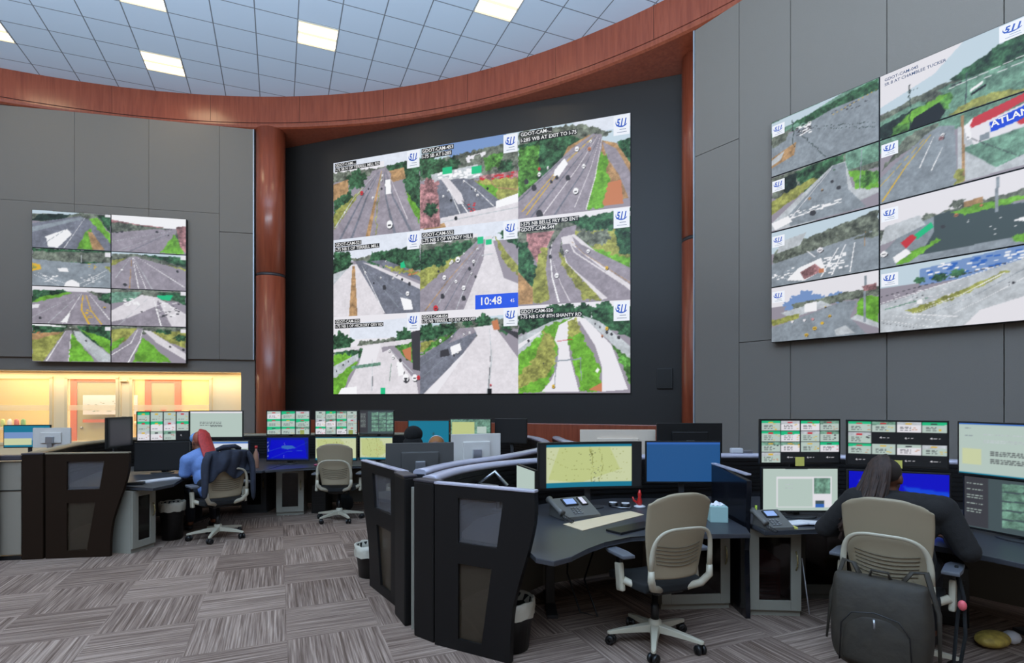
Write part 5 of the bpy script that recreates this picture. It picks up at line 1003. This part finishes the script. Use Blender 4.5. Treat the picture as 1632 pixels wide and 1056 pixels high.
t = thing('card_holder', 'dark card holder with white slips on the divider left of the cream monitor', 'holder', (.62, 5.37, 1.068)); MB().box((0, 0, .06), (.10, .07, .12), bev=.006).build('holder_body', dkg, t)
for k in range(2): MB().box((-.01, -.04, .05+k*.045), (.07, .01, .02), rz=R(10)).build('white_slip', white_pl, t)
def bottle(x, y, z, label, h, r, m, cm):
    t = thing('bottle', label, 'bottle', (x, y, z)); MB().lathe([(r*.9, 0), (r, .01), (r, h*.62), (r*.45, h*.80), (r*.4, h*.9)], 16).build('bottle_body', m, t); MB().lathe([(r*.5, h*.88), (r*.5, h)], 14).build('bottle_cap', cm, t)
bottle(-3.42, 7.38, .70, 'red capped drink bottle on the desk right of the person in blue', .30, .035, mat('amber_drink', (150, 110, 90), .2), MATS['red_gloss'])
bottle(-3.47, 7.22, .70, 'small green bottle beside the red capped bottle', .15, .025, mat('green_drink', (110, 160, 110), .3), white_pl)
t = tag(MB().box((0, 0, .04), (.11, .09, .08), bev=.005).build('note_box', mat('lilac_box', (140, 150, 190), .6)), 'small lilac box on the desk right of the person in blue', 'box'); t.location = (-3.64, 7.20, .70)
t = tag(MB().box((0, 0, .009), (.46, .13, .018), bev=.004, rz=R(60)).build('keyboard', white_pl), 'white keyboard on the left desk in front of the black monitor', 'keyboard'); t.location = (-4.0, 6.22, .70)
t = tag(MB().box((0, 0, .015), (.24, .08, .03), bev=.006, rz=R(20)).build('stapler', blk), 'black stapler on the left desk by the wing panel', 'stapler'); t.location = (-4.1, 5.95, .70)
t = tag(MB().ball((0, 0, .015), (.03, .05, .018)).build('computer_mouse', mat('magenta', (150, 60, 90), .4)), 'dark pink mouse on the rear desk', 'mouse'); t.location = (-2.70, 7.62, .70)
def bin_(x, y, r, h, label, bagc):
    t = thing('waste_bin', label, 'bin', (x, y, 0)); MB().lathe([(r*.8, 0), (r, h-.01), (r*1.03, h), (r*.95, h), (r*.76, .02)], 28).build('bin_body', blk, t)
    b = MB(); n = 28; rows = []
    for z, q in ((h-.09, 1.04), (h-.03, 1.07), (h+.012, 1.06), (h+.014, .97), (h-.05, .9)): rows.append([b.bm.verts.new((x2*(1+.035*math.sin(k*2.7+z*60)), y2*(1+.035*math.sin(k*2.7+z*60)), z+.006*math.sin(k*1.9))) for k in range(n) for x2, y2 in [(r*q*math.cos(2*math.pi*k/n), r*q*math.sin(2*math.pi*k/n))]])
    for p_, q_ in zip(rows, rows[1:]):
        for k in range(n): b.bm.faces.new((p_[k], p_[(k+1) % n], q_[(k+1) % n], q_[k])).smooth = True
    b.build('bin_liner', bagc, t)
bagm = mat('clear_bin_liner', (190, 184, 168), .35, bump=.6, scale=30)
bin_(-1.29, 5.10, .15, .28, 'black waste bin with white liner behind the turned wing panel', bagm); bin_(-.01, 3.62, .15, .31, 'black waste bin with crumpled liner behind the near wing panel', bagm)
bin_(-3.95, 6.42, .13, .42, 'black waste bin with liner under the left desk', bagm)
t = thing('food_bag', 'yellow crumpled snack bag on the carpet at the lower right', 'bag', (3.15, 3.62, 0), R(20))
b = MB(); b.ball((0, 0, .05), (.13, .08, .05), 3); t2 = b.build('bag_body', mat('mustard_bag', (176, 150, 70), .6, bump=.8, scale=25, var=.3), t, [('DISPLACE', dict(strength=.03, texture=None))]); t2.modifiers.clear()
MB().ball((.16, -.02, .045), (.06, .05, .045), 2).build('white_cup', white_pl, t)
t = thing('handbag', 'black bag slumped on the floor under the rear desk', 'bag', (-2.72, 7.72, 0)); t.location = (-2.40, 7.93, 0)
MB().ball((0, 0, .13), (.12, .1, .13), 3).build('bag_body', blkfab, t); MB().tube([(-.06, 0, .23), (-.05, 0, .31), (.05, 0, .31), (.06, 0, .23)], .01, 8).build('bag_handle', blkfab, t)
t = thing('desk_mount', 'silver monitor arm folded inside the front divider', 'arm', (-.12, 4.62, .69)); MB().tube([(0, 0, 0), (0, 0, .16), (.0, .0, .20), (-.16, -.02, .23), (-.02, -.05, .33), (.08, -.08, .22)], .016, 10).build('arm_links', silver, t); MB().lathe([(.05, 0), (.05, .015)], 16).build('arm_clamp', blk, t)
t = tag(MB().box((0, 0, .10), (.24, .004, .2)).build('paper_sheet', mat('bright_paper', (225, 225, 235), .8)), 'white sheet standing behind the window of the turned wing panel', 'paper'); t.location = (-.93, 4.62, .62); t.rotation_euler = (0, 0, R(124))
t = tag(MB().tube([(0, 0, 0), (.004, .0, .12)], .009, 10).build('highlighter', mat('lime_marker', (190, 220, 60), .5)), 'lime highlighter standing at the left end of the right desk behind the phone', 'pen'); t.location = (1.86, 4.22, .69)
t = tag(MB().tube([(-.07, .05, .42), (-.03, .02, .01)], .004, 8).build('measuring_stick', white_pl), 'thin pale stick leaning under the right desk beside the grey cabinet', 'stick'); t.location = (2.26, 4.12, 0)
# cables under the front desk
t = tag(MB().tube([(.45, 4.35, .62), (.42, 4.2, .3), (.5, 4.05, .06), (.62, 4.0, .05), (.55, 4.2, .25), (.7, 4.5, .5)], .007, 8).build('cable', blk), 'black cable looping down under the front worktop', 'cable')
